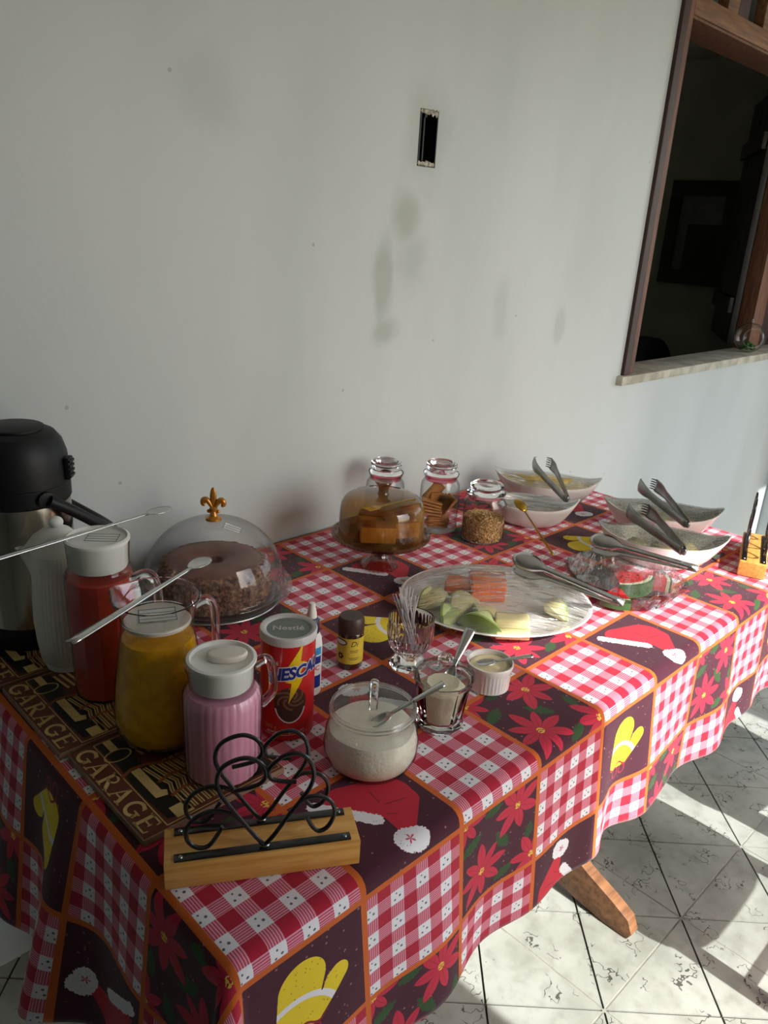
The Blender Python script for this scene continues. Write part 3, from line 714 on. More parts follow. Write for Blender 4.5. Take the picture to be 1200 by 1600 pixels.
# yellow juice
yx, yy = 0.459, 0.864
yp = thing('juice_jug', 'bulging quilted glass jug of yellow juice', 'jug', (yx, yy, TRZ))
obj('body', MB().lathe([(0.0, 0), (0.046, 0), (0.056, 0.008), (0.0625, 0.028), (0.0635, 0.05), (0.0600, 0.09), (0.0535, 0.135), (0.0485, 0.168), (0.0478, 0.1855)], 96), 'glass_quilt', yp)
obj('rim', MB().lathe([(0.0478, 0.1857), (0.0500, 0.197), (0.0560, 0.210), (0.0585, 0.217), (0.0575, 0.2180), (0.0555, 0.2172), (0.0530, 0.2090), (0.0478, 0.197), (0.0458, 0.1857), (0.0478, 0.1857)], 96, spout_mod(None, aL-0.2, 0.19, 0.217, 0.16, 0.25)), 'thick_glass', yp)
obj('juice', MB().lathe([(0.0, 0.006), (0.050, 0.008), (0.0600, 0.030), (0.0612, 0.05), (0.0577, 0.09), (0.0512, 0.135), (0.0472, 0.158), (0.0, 0.160)], 64), 'juice_yellow', yp)
ld = obj('inner_lid', MB().lathe([(0.0, 0.1780), (0.0440, 0.1780), (0.0448, 0.182), (0.0430, 0.185), (0.0, 0.1835)], 56), 'cream_plastic', yp)
paper_label(ld, (0.004, 0.006, 0.1852), 0.050, 0.034, (0, 0, A_RT+0.35))
handle_tube(yp, [(0.050, 0.196), (0.066, 0.202), (0.076, 0.190), (0.079, 0.150), (0.076, 0.105), (0.059, 0.080)], 0.006, A_RT+0.45)
# pink milk
kx, ky = 0.483, 0.746
kp = thing('milk_pitcher', 'fluted glass pitcher of pink milk with a white lid', 'pitcher', (kx, ky, TRZ))
obj('body', MB().lathe([(0.0, 0), (0.046, 0), (0.0495, 0.006), (0.0505, 0.110), (0.0500, 0.120), (0.0465, 0.128), (0.0420, 0.131)], 180, flute(30, 0.018)), 'glass_rib', kp)
obj('neck', MB().lathe([(0.0420, 0.1312), (0.0415, 0.142), (0.0435, 0.165)], 64, spout_mod(None, aL+0.55, 0.14, 0.165, 0.12)), 'glass', kp)
obj('milk', MB().lathe([(0.0, 0.005), (0.0475, 0.005), (0.0488, 0.110), (0.0480, 0.118), (0.0440, 0.1245), (0.0, 0.126)], 180, flute(30, 0.014)), 'milk_pink', kp)
ld = obj('lid', MB().lathe([(0.0380, 0.132), (0.0400, 0.138), (0.0405, 0.1655), (0.0445, 0.1665), (0.0445, 0.1695), (0.0405, 0.1705), (0.0385, 0.1655), (0.0, 0.1645)], 64), 'white_plastic', kp, smooth=30)
gm = Matrix.Translation((RT.x*0.008+AW.x*0.006, RT.y*0.008+AW.y*0.006, 0)) @ Matrix.Rotation(A_RT+0.25, 4, 'Z')
obj('grip', MB().prism([(0.028*math.cos(a)*(1.0 if math.cos(a) < 0 else 0.85), 0.016*math.sin(a)) for a in [2*PI*i/28 for i in range(28)]], 0.1647, 0.1745, gm), 'cream_plastic', ld, bevel=0.003, bseg=3)
handle_tube(kp, [(0.043, 0.152), (0.056, 0.158), (0.064, 0.150), (0.067, 0.130), (0.066, 0.105), (0.052, 0.090)], 0.0060, A_RT+0.40)

# ------------------------------------------------------------------ cutlery
def frame_from(A, B, roll=0.0):
    A = Vector(A); B = Vector(B); x = (B-A).normalized(); z = Vector((0, 0, 1)); y = z.cross(x).normalized(); z = x.cross(y)
    M = Matrix((x, y, z)).transposed().to_4x4() @ Matrix.Rotation(roll, 4, 'X'); return A, M.to_euler(), (B-A).length
def spoon(name, label, A, B, bowl=0.05, bw=0.016, hw=0.0055, mat='steel', depth=0.006, cat='spoon', group=None, th=0.0014, roll=0.0, tip=1.3):
    A, eu, L = frame_from(A, B, roll)
    t = thing(name, label, cat, A, rot=eu, group=group); n = 16; hl = L-bowl*0.94
    def hf(u, v):
        x = u*hl; w_ = hw*(tip if u < 0.15 else (tip-(tip-0.62)*min(1, (u-0.15)/0.7)))
        return (x, (v-0.5)*2*w_, 0.0016*math.cos((v-0.5)*PI)-0.0008)
    h = obj('handle', MB().grid(hf, n, 4), mat, t); md = h.modifiers.new('thick', 'SOLIDIFY'); md.thickness = th; md.offset = 0
    def bf(u, v):
        a = u*2*PI; r = v; x = L-bowl/2+bowl/2*r*math.cos(a); y = bw*r*math.sin(a)*(1+0.12*math.cos(a))
        return (x, y, -depth*(1-r*r))
    b_ = obj('bowl', MB().grid(bf, 28, 6), mat, t, weld=True); md = b_.modifiers.new('thick', 'SOLIDIFY'); md.thickness = th*0.8; md.offset = 0
    return t
spoon('serving_spoon', 'long steel stirring spoon laid across the red juice pitcher lid', (0.290, 1.010, TRZ+0.2562), (0.594, 1.058, TRZ+0.2562), 0.046, 0.013, 0.0045, depth=0.004)
spoon('serving_spoon', 'long steel stirring spoon laid across the yellow juice jug rim', (0.319, 0.812, TRZ+0.2190), (0.578, 0.925, TRZ+0.2200), 0.045, 0.014, 0.0052, depth=0.004)

# ------------------------------------------------------------------ chocolate powder can
simple('can_red', S(198, 24, 26), 0.32, 0.04, scale=6, coat=0.3); simple('logo_blue', S(24, 44, 132), 0.4); simple('logo_white', S(238, 238, 236), 0.4); simple('bolt_yellow', S(244, 204, 20), 0.4)
simple('choc_brown', S(74, 44, 32), 0.4); simple('choc_light', S(140, 96, 70), 0.4); simple('can_lid', S(196, 192, 188), 0.4, 0.03); simple('lid_grey', S(112, 118, 114), 0.4, 0.04); simple('print_gold', S(206, 160, 70), 0.5)
nx_, ny_, NR, NH = 0.616, 0.779, 0.0392, 0.166
can = thing('cocoa_can', 'red cylindrical chocolate powder can with a yellow lightning bolt', 'can', (nx_, ny_, TZ+0.001))
obj('body', MB().lathe([(0.0, 0.001), (NR-0.001, 0.0), (NR+0.0004, 0.001), (NR+0.0004, 0.0035), (NR, 0.005), (NR, NH-0.012), (NR-0.001, NH-0.011)], 72), 'can_red', can)
ld = obj('lid', MB().lathe([(NR+0.0004, NH-0.0125), (NR+0.0016, NH-0.012), (NR+0.0020, NH-0.002), (NR+0.0005, NH), (NR-0.004, NH), (NR-0.0075, NH-0.0025), (NR-0.008, NH-0.0035)], 72), 'can_lid', can)
obj('lid_panel', MB().lathe([(NR-0.008, NH-0.0035), (0.0, NH-0.0032)], 72), 'lid_grey', ld)
fa = facing(nx_, ny_)
obj('embossed_name', text_mesh('Nestlé', 0.017, bold=0.0003), 'can_lid', ld, loc=(0, 0, NH-0.0029), rotz=A_RT+0.12, smooth=None)
def deco(name, mb, mat, a, z, off, tilt=0.0, r=NR, parent=None):
    return obj(name, wrap(mb, r+off, a, z, tilt), mat, parent or can, smooth=None, weld=False)
deco('lightning_bolt', poly2((0.014, 0.050), (-0.008, 0.014), (-0.001, 0.012), (-0.011, -0.010), (-0.002, -0.012), (-0.006, -0.045), (0.016, -0.004), (0.008, -0.003), (0.019, 0.020), (0.011, 0.022)), 'bolt_yellow', fa+0.20, 0.108, 0.0006)
def name_text(sz, bold):
    t = text_mesh('NESCAU', sz, shear=0.12, bold=bold, spacing=0.92)
    xs_ = [v[0] for v in t.v]; c = (max(xs_)+min(xs_))/2; t.v = [(v[0]-c, v[1]*1.12, v[2]) for v in t.v]; return t
deco('logo_outline', name_text(0.0235, 0.0022), 'logo_white', fa+0.40, 0.1130, 0.0009, 0.13)
deco('logo_lettering', name_text(0.0235, 0.0009), 'logo_blue', fa+0.40, 0.1130, 0.0013, 0.13)
deco('maker_lettering', text_mesh('Nestlé', 0.0085, bold=0.0002), 'logo_white', fa-0.62, 0.1270, 0.0006)
deco('cup', poly2(*[(0.024*math.cos(a), 0.026*math.sin(a)*(1.0 if math.sin(a) > 0 else 1.25)) for a in [2*PI*i/32 for i in range(32)]]), 'choc_brown', fa+0.12, 0.063, 0.0004)
deco('cup_rim', strip2([(0.0225*math.cos(a), 0.030*math.sin(a)) for a in [PI+0.25+(PI-0.5)*i/16 for i in range(17)]], 0.0022), 'logo_white', fa+0.12, 0.061, 0.0005)
for k in range(6):
    a0 = k*1.05
    deco('chocolate_swirl', strip2([((0.005+0.017*t/10)*math.cos(a0+t*0.17), 0.004+(0.004+0.014*t/10)*math.sin(a0+t*0.17)) for t in range(11)], 0.0032), 'choc_light', fa+0.12, 0.066, 0.00055)
deco('weight_lettering', text_mesh('560 g', 0.0088), 'print_gold', fa-0.62, 0.0215, 0.0005)
deco('product_lettering', text_mesh('ACHOCOLATADO EM PÓ', 0.0050), 'logo_white', fa-0.05, 0.0135, 0.0005, 0.04)
deco('print_rule', strip2([(-0.034+0.068*i/12, 0) for i in range(13)], 0.0005), 'logo_white', fa-0.05, 0.0095, 0.0005, 0.04)

# ------------------------------------------------------------------ sweetener bottle
simple('navy_plastic', S(30, 36, 72), 0.35); simple('sky_blue', S(60, 150, 205), 0.4); simple('red_ink', S(206, 60, 50), 0.4)
sx_, sy_ = 0.700, 0.828
sb = thing('sweetener_bottle', 'slim white squeeze bottle with navy collar behind the red can', 'bottle', (sx_, sy_, TZ+0.001))
obj('body', MB().lathe([(0.0, 0), (0.0165, 0), (0.0178, 0.003), (0.0180, 0.085), (0.0160, 0.100), (0.0120, 0.107)], 40), 'white_plastic', sb)
obj('collar', MB().lathe([(0.0124, 0.1072), (0.0128, 0.110), (0.0120, 0.128), (0.0090, 0.132), (0.0, 0.1325)], 32), 'navy_plastic', sb)
obj('nozzle', MB().lathe([(0.0080, 0.1328), (0.0075, 0.140), (0.0052, 0.150), (0.0045, 0.157), (0.0, 0.1585)], 24), 'white_plastic', sb)
fb = facing(sx_, sy_)+0.42
for z, h, mt_ in ((0.080, 0.013, 'sky_blue'), (0.064, 0.012, 'logo_blue'), (0.070, 0.003, 'sky_blue')):
    deco('label_block', poly2((-0.012, -h/2), (0.012, -h/2), (0.012, h/2), (-0.012, h/2)), mt_, fb, z, 0.0003+(0.0001 if mt_ == 'logo_blue' else 0), r=0.018, parent=sb)
deco('label_lettering', text_mesh('OC', 0.012, bold=0.0002), 'red_ink', fb, 0.050, 0.0003, r=0.018, parent=sb)
deco('label_block', poly2((-0.012, -0.012), (0.012, -0.012), (0.012, 0.010), (-0.012, 0.010)), 'logo_blue', fb, 0.027, 0.0003, r=0.018, parent=sb)

# ------------------------------------------------------------------ small yellow-labelled jar
simple('brown_cap', S(70, 50, 40), 0.45, bump=(90, 0.1, 0.001)); simple('yellow_label', S(222, 194, 66), 0.5); simple('brown_glass', S(62, 34, 20), 0.12, coat=0.5)
vx, vy = 0.804, 0.848
vj = thing('coffee_jar', 'small brown jar with a yellow label and brown cap', 'jar', (vx, vy, TZ+0.001))
obj('body', MB().lathe([(0.0, 0), (0.0205, 0), (0.0222, 0.003), (0.0222, 0.062), (0.0205, 0.066)], 48), 'brown_glass', vj)
obj('cap', MB().lathe([(0.0205, 0.066), (0.0222, 0.067), (0.0224, 0.078), (0.0220, 0.088), (0.0195, 0.0935), (0.0, 0.0945)], 60, flute(40, 0.01)), 'brown_cap', vj)
fv = facing(vx, vy)
deco('label', poly2((-0.062, -0.024), (0.062, -0.024), (0.062, 0.024), (-0.062, 0.024)), 'yellow_label', fv, 0.036, 0.0002, r=0.0222, parent=vj)
deco('label_lettering', text_mesh('Di', 0.014, shear=0.3), 'ink', fv+0.30, 0.050, 0.0005, r=0.0222, parent=vj)
deco('label_emblem', ell2(0, 0, 0.013, 0.006), 'ink', fv-0.80, 0.052, 0.0005, r=0.0222, parent=vj)
deco('label_emblem', ell2(0, 0, 0.011, 0.004), 'label_paper', fv-0.80, 0.052, 0.0007, r=0.0222, parent=vj)
for k, (z, w_) in enumerate(((0.038, 0.008), (0.035, 0.007), (0.024, 0.010), (0.021, 0.008))):
    deco('label_line', strip2([(-w_+2*w_*i/6, 0) for i in range(7)], 0.001), 'ink', fv+0.32, z, 0.0005, r=0.0222, parent=vj)
for k in range(6): deco('label_flower', ell2(0.004*math.cos(k*1.05), 0.004*math.sin(k*1.05), 0.0022, 0.0022, 10), 'ink', fv-0.75, 0.026, 0.0005, r=0.0222, parent=vj)

# ------------------------------------------------------------------ crystal cup of stirrers
gx, gy = 0.884, 0.785
cc = thing('crystal_cup', 'cut crystal footed cup holding clear drink stirrers', 'cup', (gx, gy, TZ+0.001))
def cut(a, k, z):
    if z < 0.010: return facet(8, 1.0)(a, k, z)
    return 1+0.020*math.cos(16*a+z*260)*math.cos(16*a-z*260)*(1 if 0.02 < z < 0.075 else 0.3)
obj('foot', MB().lathe([(0.0, 0.0), (0.0345, 0.0), (0.0345, 0.006), (0.026, 0.012), (0.0215, 0.020)], 64, cut), 'crystal', cc, smooth=15)
obj('bowl', MB().lathe([(0.0215, 0.0202), (0.026, 0.026), (0.0345, 0.038), (0.0395, 0.055), (0.0405, 0.070), (0.0390, 0.083), (0.0395, 0.090), (0.0370, 0.0895), (0.0360, 0.080), (0.0355, 0.060), (0.028, 0.038), (0.012, 0.030), (0.0, 0.029)], 128, cut), 'crystal', cc, smooth=15)
simple('stirrer_plastic', S(222, 220, 222), 0.15, 0.04, trans=0.35)
for k in range(16):
    a = random.uniform(0, 2*PI); r0 = random.uniform(0.004, 0.018); r1 = random.uniform(0.012, 0.024)
    A = Vector((gx+r0*math.cos(a+2), gy+r0*math.sin(a+2), TZ+0.033+0.0003*k)); B = Vector((gx+r1*math.cos(a)-0.008, gy+r1*math.sin(a)+0.008, TZ+0.135+random.uniform(-0.006, 0.006)))
    o = obj('drink_stirrer', MB().tube([tuple(Vector((0, 0, 0))), tuple(B-A)], 0.00125, 6, up=Vector((1, 0, 0))), 'stirrer_plastic', loc=A)
    tag(o, 'thin clear drink stirrer standing in the crystal cup', 'stirrer', 'clear stirrers in the crystal cup')

# ------------------------------------------------------------------ sugar bowl, powder jar, ramekin
simple('sugar', S(238, 232, 214), 0.9, 0.05, scale=60, bump=(220, 0.5, 0.002)); simple('milk_powder', S(232, 224, 196), 0.95, 0.06, scale=40, bump=(160, 0.5, 0.003)); simple('butter', S(236, 224, 180), 0.4, 0.05, scale=25, bump=(40, 0.4, 0.003))
ux, uy = 0.656, 0.640
sg = thing('sugar_bowl', 'round glass sugar bowl with a loop-handled glass lid', 'bowl', (ux, uy, TZ+0.001))
obj('body', MB().lathe([(0.0, 0.0), (0.048, 0.0), (0.058, 0.004), (0.0655, 0.020), (0.0665, 0.036), (0.0635, 0.056), (0.0585, 0.068), (0.0570, 0.076), (0.0590, 0.082), (0.0600, 0.085), (0.0575, 0.0855)], 80), 'glass', sg)
obj('sugar', MB().lathe([(0.0, 0.004), (0.050, 0.004), (0.0570, 0.008), (0.0635, 0.022), (0.0645, 0.036), (0.0620, 0.052), (0.0590, 0.058), (0.045, 0.062), (0.02, 0.059), (0.0, 0.061)], 64, lambda a, k, z: 1+(0.012*math.sin(3*a)+0.01*math.sin(7*a) if z > 0.05 else 0)), 'sugar', sg)
ld = obj('lid', MB().lathe([(0.0565, 0.0860), (0.0590, 0.0875), (0.0580, 0.091), (0.0530, 0.0935), (0.047, 0.0930), (0.040, 0.0950), (0.020, 0.0975), (0.0, 0.098)], 72), 'glass', sg)
c_, s_ = AW.x, AW.y
obj('rim', MB().tube([(0.0585*math.cos(a), 0.0585*math.sin(a), 0.0842) for a in [2*PI*i/72 for i in range(72)]], 0.0021, 10, closed=True), 'thick_glass', sg)
obj('lid_edge', MB().tube([(0.0572*math.cos(a), 0.0572*math.sin(a), 0.0890) for a in [2*PI*i/72 for i in range(72)]], 0.0022, 10, closed=True), 'thick_glass', ld)
obj('loop_handle', MB().tube(smooth_path([(c_*a, s_*a, z) for a, z in ((-0.018, 0.0965), (-0.019, 0.110), (-0.010, 0.122), (0.006, 0.124), (0.016, 0.114), (0.017, 0.0975))], 6), 0.0035, 10, flat=1.7, up=Vector((-s_, c_, 0))), 'thick_glass', ld)
spoon('teaspoon', 'steel teaspoon handle sticking out of the sugar bowl', (0.748, 0.594, TZ+0.112), (0.652, 0.640, TZ+0.060), 0.035, 0.011, 0.005, tip=1.2)
wx_, wy_ = 0.799, 0.636
pj = thing('powder_jar', 'tapered faceted glass jar of milk powder with a knobbed lid', 'jar', (wx_, wy_, TZ+0.001))
obj('body', MB().lathe([(0.0, 0.0), (0.034, 0.0), (0.0365, 0.004), (0.0370, 0.010), (0.0355, 0.014), (0.0405, 0.060), (0.0430, 0.074), (0.0455, 0.078), (0.0455, 0.082), (0.0425, 0.0825), (0.0400, 0.072), (0.0365, 0.060), (0.0255, 0.0115), (0.0, 0.0112)], 100, facet(10, 0.6)), 'thick_glass', pj, smooth=20)
obj('powder', MB().lathe([(0.0, 0.0122), (0.0235, 0.0122), (0.0345, 0.056), (0.0345, 0.064), (0.025, 0.072), (0.012, 0.069), (0.0, 0.073)], 60, facet(10, 0.9)), 'milk_powder', pj)
ld = obj('lid', MB().lathe([(0.0435, 0.0830), (0.0465, 0.0840), (0.0460, 0.0875), (0.0400, 0.0900), (0.030, 0.0960), (0.015, 0.1000), (0.010, 0.1015)], 64), 'glass', pj)
obj('knob', MB().lathe([(0.009, 0.1015), (0.0115, 0.1035), (0.0090, 0.1060), (0.0118, 0.1085), (0.0095, 0.1112), (0.0118, 0.1140), (0.0090, 0.1180), (0.0, 0.1190)], 40), 'thick_glass', ld)
spoon('teaspoon', 'steel teaspoon with broad handle sticking out behind the powder jar lid', (0.890, 0.664, TZ+0.120), (0.808, 0.640, TZ+0.062), 0.034, 0.010, 0.0065, tip=1.3)
rx_, ry_ = 0.9395, 0.654
rk = thing('ramekin', 'white fluted porcelain ramekin of butter', 'ramekin', (rx_, ry_, TZ+0.001))
obj('body', MB().lathe([(0.0, 0.0), (0.031, 0.0), (0.0345, 0.002), (0.0360, 0.034), (0.0370, 0.0355), (0.0390, 0.045), (0.0385, 0.047), (0.0360, 0.0468), (0.0350, 0.040), (0.0335, 0.010), (0.0, 0.008)], 216, lambda a, k, z: 1+(0.014*abs(math.cos(18*a)) if 0.001 < z < 0.0352 and k < 0.5 else 0)), 'porcelain', rk)
obj('butter', MB().lathe([(0.0, 0.012), (0.0330, 0.012), (0.0347, 0.038), (0.028, 0.041), (0.018, 0.037), (0.008, 0.040), (0.0, 0.039)], 48, lambda a, k, z: 1+(0.05*math.sin(2*a+1) if z > 0.036 and k > 0.3 else 0)), 'butter', rk)
spoon('butter_spoon', 'small steel spoon lying across the butter ramekin rim', on_z(832, 1024, TZ+0.055), on_z(744, 1037, TZ+0.0485), 0.036, 0.010, 0.0042, depth=0.003)

# ------------------------------------------------------------------ oval fruit platter
simple('melon_flesh', S(206, 218, 150), 0.35, 0.06, scale=25, sss=0.15); simple('melon_rind', S(150, 176, 92), 0.5, 0.12, scale=40); simple('melon_pale', S(232, 222, 168), 0.35, 0.06, scale=25, sss=0.15)
simple('papaya', S(244, 126, 34), 0.35, 0.10, scale=30, col2=S(226, 96, 26), sss=0.15); simple('seed_edge', S(206, 168, 104), 0.5)
simple('watermelon_red', S(214, 40, 42), 0.35, 0.10, scale=40, col2=S(190, 26, 36), sss=0.1); simple('watermelon_white', S(222, 226, 190), 0.4); simple('watermelon_green', S(70, 104, 62), 0.4, 0.2, scale=30, stretch=(1, 1, 0.2)); simple('seed_black', S(30, 18, 16), 0.3)
PX, PY, PA = 1.172, 0.822, A_RT+0.06
pl = thing('serving_platter', 'large oval white platter of cut fruit', 'platter', (PX, PY, TZ+0.001), PA)
def oval(r, z, a): return (0.192*r*math.cos(a), 0.160*r*math.sin(a), z)
pp = [(0.0, 0.0), (0.60, 0.0), (0.66, 0.002), (0.86, 0.014), (0.99, 0.023), (1.0, 0.0245), (0.985, 0.0262), (0.86, 0.0185), (0.68, 0.0075), (0.60, 0.006), (0.0, 0.006)]
mb = MB(); mb.grid(lambda u, v: oval(pp[round(v*(len(pp)-1))][0], pp[round(v*(len(pp)-1))][1], u*2*PI), 80, len(pp)-1)
obj('plate', mb, 'porcelain', pl, weld=True)
def crescent(name, label, loc, rz, Ro, wd, h, phi, flesh, rind, lean=0.0, group=None, rot=None):
    """slice of melon lying on a plate: crescent wedge, rind outside, cut faces tapering to both ends"""
    t = thing(name, label, 'fruit', loc, rz, group)
    def ring(u):
        th = (u-0.5)*2*phi; s = max(0.08, math.cos((u-0.5)*PI*0.98))**0.65
        return th, s
    fm = MB(); rm = MB()
    def fl_(u, v):
        th, s = ring(u); P = [(Ro-0.004, 0.0), (Ro-0.004, h*s), (Ro-0.25*wd*s, h*s*1.02), (Ro-wd*s, h*s*0.80), (Ro-wd*s*0.96, h*s*0.25), (Ro-wd*0.5*s, 0.0), (Ro-0.004, 0.0)]
        r, z = P[round(v*6)]; return ((r-Ro)*1.0*math.cos(th)+Ro*(math.cos(th)-1), r*math.sin(th), z+lean*(Ro-r))
    fm.grid(fl_, 18, 6)
    def ri_(u, v):
        th, s = ring(u); P = [(Ro-0.004, 0.0), (Ro, 0.002), (Ro, h*s-0.001), (Ro-0.004, h*s+0.0004)]
        r, z = P[round(v*3)]; return ((r-Ro)*math.cos(th)+Ro*(math.cos(th)-1), r*math.sin(th), z)
    rm.grid(ri_, 18, 3)
    obj('flesh', fm, flesh, t, smooth=30); obj('rind', rm, rind, t, smooth=30)
    return t
def block(name, label, loc, rz, poly, h, flesh, top=None, group=None, tiltx=0.0):
    t = thing(name, label, 'fruit', loc, rot=(tiltx, 0, rz), group=group)
    obj('flesh', MB().prism(poly, 0, h), flesh, t, bevel=0.004, bseg=3)
    if top: obj('seed_cavity', MB().prism([(x*0.8, y*0.45) for x, y in poly], h*0.99, h+0.0012), top, t, bevel=0.0005)
    return t
zf = TZ+0.0082
crescent('melon_slice', 'green honeydew melon slice at the front rim of the oval platter', (1.043, 0.764, zf+0.004), A_RT+PI+1.05, 0.085, 0.045, 0.040, 0.62, 'melon_flesh', 'melon_rind')
g2 = 'pale melon pieces on the platter'
block('melon_piece', 'pale melon slab lying flat between green slice and film bunch', (1.095, 0.722, zf+0.002), A_RT+0.05, [(-0.034, -0.018), (0.030, -0.018), (0.034, 0.016), (-0.030, 0.018)], 0.018, 'melon_pale')
block('melon_piece', 'pale melon slab stacked on another pale slab', (1.099, 0.728, zf+0.0205), A_RT+0.02, [(-0.034, -0.016), (0.030, -0.017), (0.033, 0.016), (-0.030, 0.018)], 0.018, 'melon_pale')
block('papaya_piece', 'tall orange papaya chunk in the middle of the oval platter', (1.196, 0.862, zf), A_RT+0.15, [(-0.040, -0.030), (0.030, -0.034), (0.042, 0.022), (-0.034, 0.034)], 0.042, 'papaya')
block('papaya_piece', 'flat orange papaya piece leaning by the taller chunk', (1.160, 0.905, zf), A_RT-0.2, [(-0.030, -0.020), (0.024, -0.022), (0.028, 0.016), (-0.026, 0.024)], 0.030, 'papaya')
crescent('melon_slice', 'pale yellow melon slice at the back-left of the platter', (1.066, 0.915, zf+0.005), A_RT+2.5, 0.095, 0.045, 0.032, 0.60, 'melon_pale', 'melon_rind')
crescent('melon_slice', 'yellow-green melon slice beside the crystal cup under film', (1.034, 0.846, zf+0.006), A_RT+2.9, 0.080, 0.040, 0.030, 0.55, 'melon_flesh', 'melon_rind')
crescent('melon_slice', 'broad pale melon slice between papaya and crystal cup', (1.098, 0.872, zf+0.002), A_RT+2.7, 0.10, 0.055, 0.030, 0.62, 'melon_pale', 'melon_rind')
crescent('melon_slice', 'pale melon slice tucked behind the green slice', (1.090, 0.812, zf+0.002), A_RT+3.3, 0.09, 0.045, 0.026, 0.55, 'melon_pale', 'melon_rind')
crescent('melon_slice', 'pale melon slice near the tongs end of the platter', (1.245, 0.715, zf+0.003), A_RT+0.4, 0.085, 0.038, 0.032, 0.50, 'melon_pale', 'melon_rind')
def film(name, label, loc, rz, rx, ry, zrim, crown, mat='cling_film', wr=0.004, nz=9.0, start=None):
    def f(u, v):
        a = u*2*PI; r = v; x = rx*r*math.cos(a); y = ry*r*math.sin(a)
        z = zrim+crown*(1-r**2.2)+wr*mnoise.noise((x*nz*3, y*nz*9, 1.7))*(1-r**6)
        return (x, y, z)
    o = obj(name, MB().grid(f, 64, 16), mat, loc=loc, rotz=rz); return tag(o, label, 'cling film')
film('plastic_wrap', 'wrinkled cling film stretched over the oval fruit platter', (PX, PY, TZ), PA, 0.184, 0.153, 0.0290, 0.034, wr=0.004)

# ------------------------------------------------------------------ glass pie dish of watermelon
DX, DY = 1.466, 0.703
pd = thing('pie_dish', 'round clear glass pie dish of watermelon slices', 'dish', (DX, DY, TZ+0.001))
sc_ = lambda a, k, z: 1+(0.018*math.cos(28*a) if z > 0.02 else 0)
obj('dish', MB().lathe([(0.0, 0.0), (0.094, 0.0), (0.100, 0.003), (0.112, 0.024), (0.121, 0.037), (0.127, 0.040), (0.1265, 0.043), (0.119, 0.0415), (0.109, 0.027), (0.096, 0.006), (0.0, 0.005)], 168, sc_), 'glass_rib', pd)
def watermelon(label, loc, rz, ang, R, h, tilt=(0, 0)):
    t = thing('watermelon_slice', label, 'fruit', loc, rot=(tilt[0], tilt[1], rz))
    n = 12
    def sect(r0, r1):
        return [(r0*math.cos(a), r0*math.sin(a)) for a in [-ang+2*ang*i/n for i in range(n+1)]]+([(r1*math.cos(a), r1*math.sin(a)) for a in [ang-2*ang*i/n for i in range(n+1)]] if r1 > 0 else [(0, 0)])
    obj('flesh', MB().prism(sect(R*0.86, 0), 0, h), 'watermelon_red', t, smooth=30)
    obj('white_rind', MB().prism(sect(R*0.95, R*0.861), 0, h), 'watermelon_white', t, smooth=30)
    obj('green_rind', MB().prism(sect(R, R*0.951), 0, h), 'watermelon_green', t, smooth=30)
    for k in range(6):
        a = random.uniform(-ang*0.7, ang*0.7); r = R*random.uniform(0.4, 0.75)
        obj('seed', MB().ball((r*math.cos(a), r*math.sin(a), h), 0.003, 0.0018, 0.0012, 8, 6), 'seed_black', t)
watermelon('red watermelon wedge lying rind-forward in the glass dish', (1.478, 0.742, TZ+0.0075), A_RT-1.0, 0.62, 0.092, 0.030)
watermelon('red watermelon wedge at the lit side of the glass dish', (1.490, 0.690, TZ+0.0075), A_RT+0.10, 0.40, 0.075, 0.028)
watermelon('watermelon wedge showing green rind at the front of the dish', (1.420, 0.690, TZ+0.0075), A_RT-1.9, 0.45, 0.070, 0.022)
film('plastic_wrap', 'cling film stretched over the watermelon dish', (DX, DY, TZ), 0.4, 0.120, 0.120, 0.0455, 0.003, wr=0.003)

# ------------------------------------------------------------------ boat-shaped white bowls
simple('egg_yellow', S(220, 196, 120), 0.6, 0.12, scale=35, bump=(45, 0.8, 0.012), col2=S(196, 164, 84)); simple('grey_food', S(150, 142, 122), 0.6, 0.2, scale=40, bump=(40, 0.8, 0.01)); simple('bread_pale', S(226, 212, 160), 0.6, 0.08, scale=20, bump=(60, 0.4, 0.004), col2=S(206, 182, 120)); simple('olive_lining', S(112, 110, 92), 0.5, 0.2, scale=60)
def boat_bowl(label, loc, rz, a, b, h, tip=0.022):
    t = thing('serving_bowl', label, 'bowl', loc, rz)
    def ring(s, inset, th):
        k = 0.56+0.44*s**0.75; c, sn = math.cos(th), math.sin(th)
        x = (a*k-inset)*math.copysign(abs(c)**0.92, c); y = (b*(0.60+0.40*s**0.6)-inset)*sn*(1-0.40*abs(c)**2.2)
        z = h*s+tip*abs(c)**5*s**1.6
        return x, y, z
    lv = [(0.0, 0.03, 0), (0.0, 0.0, 0), (0.12, 0, 0), (0.35, 0, 0), (0.6, 0, 0), (0.82, 0, 0), (0.96, 0, 0), (1.0, 0.001, 0), (1.0, 0.0045, 0), (0.93, 0.0055, 0), (0.7, 0.006, 0), (0.45, 0.006, 0), (0.22, 0.007, 0.0), (0.12, 0.012, 0), (0.10, 0.045, 0)]
    mb = MB()
    def f(u, v):
        s, ins, _ = lv[round(v*(len(lv)-1))]; return ring(s, ins, u*2*PI)
    mb.grid(f, 72, len(lv)-1); n0 = 0
    W = 73; mb.f.append(tuple(range(72))[::-1]); mb.f.append(tuple((len(lv)-1)*W+i for i in range(72)))
    obj('bowl', mb, 'porcelain', t)
    return t, ring
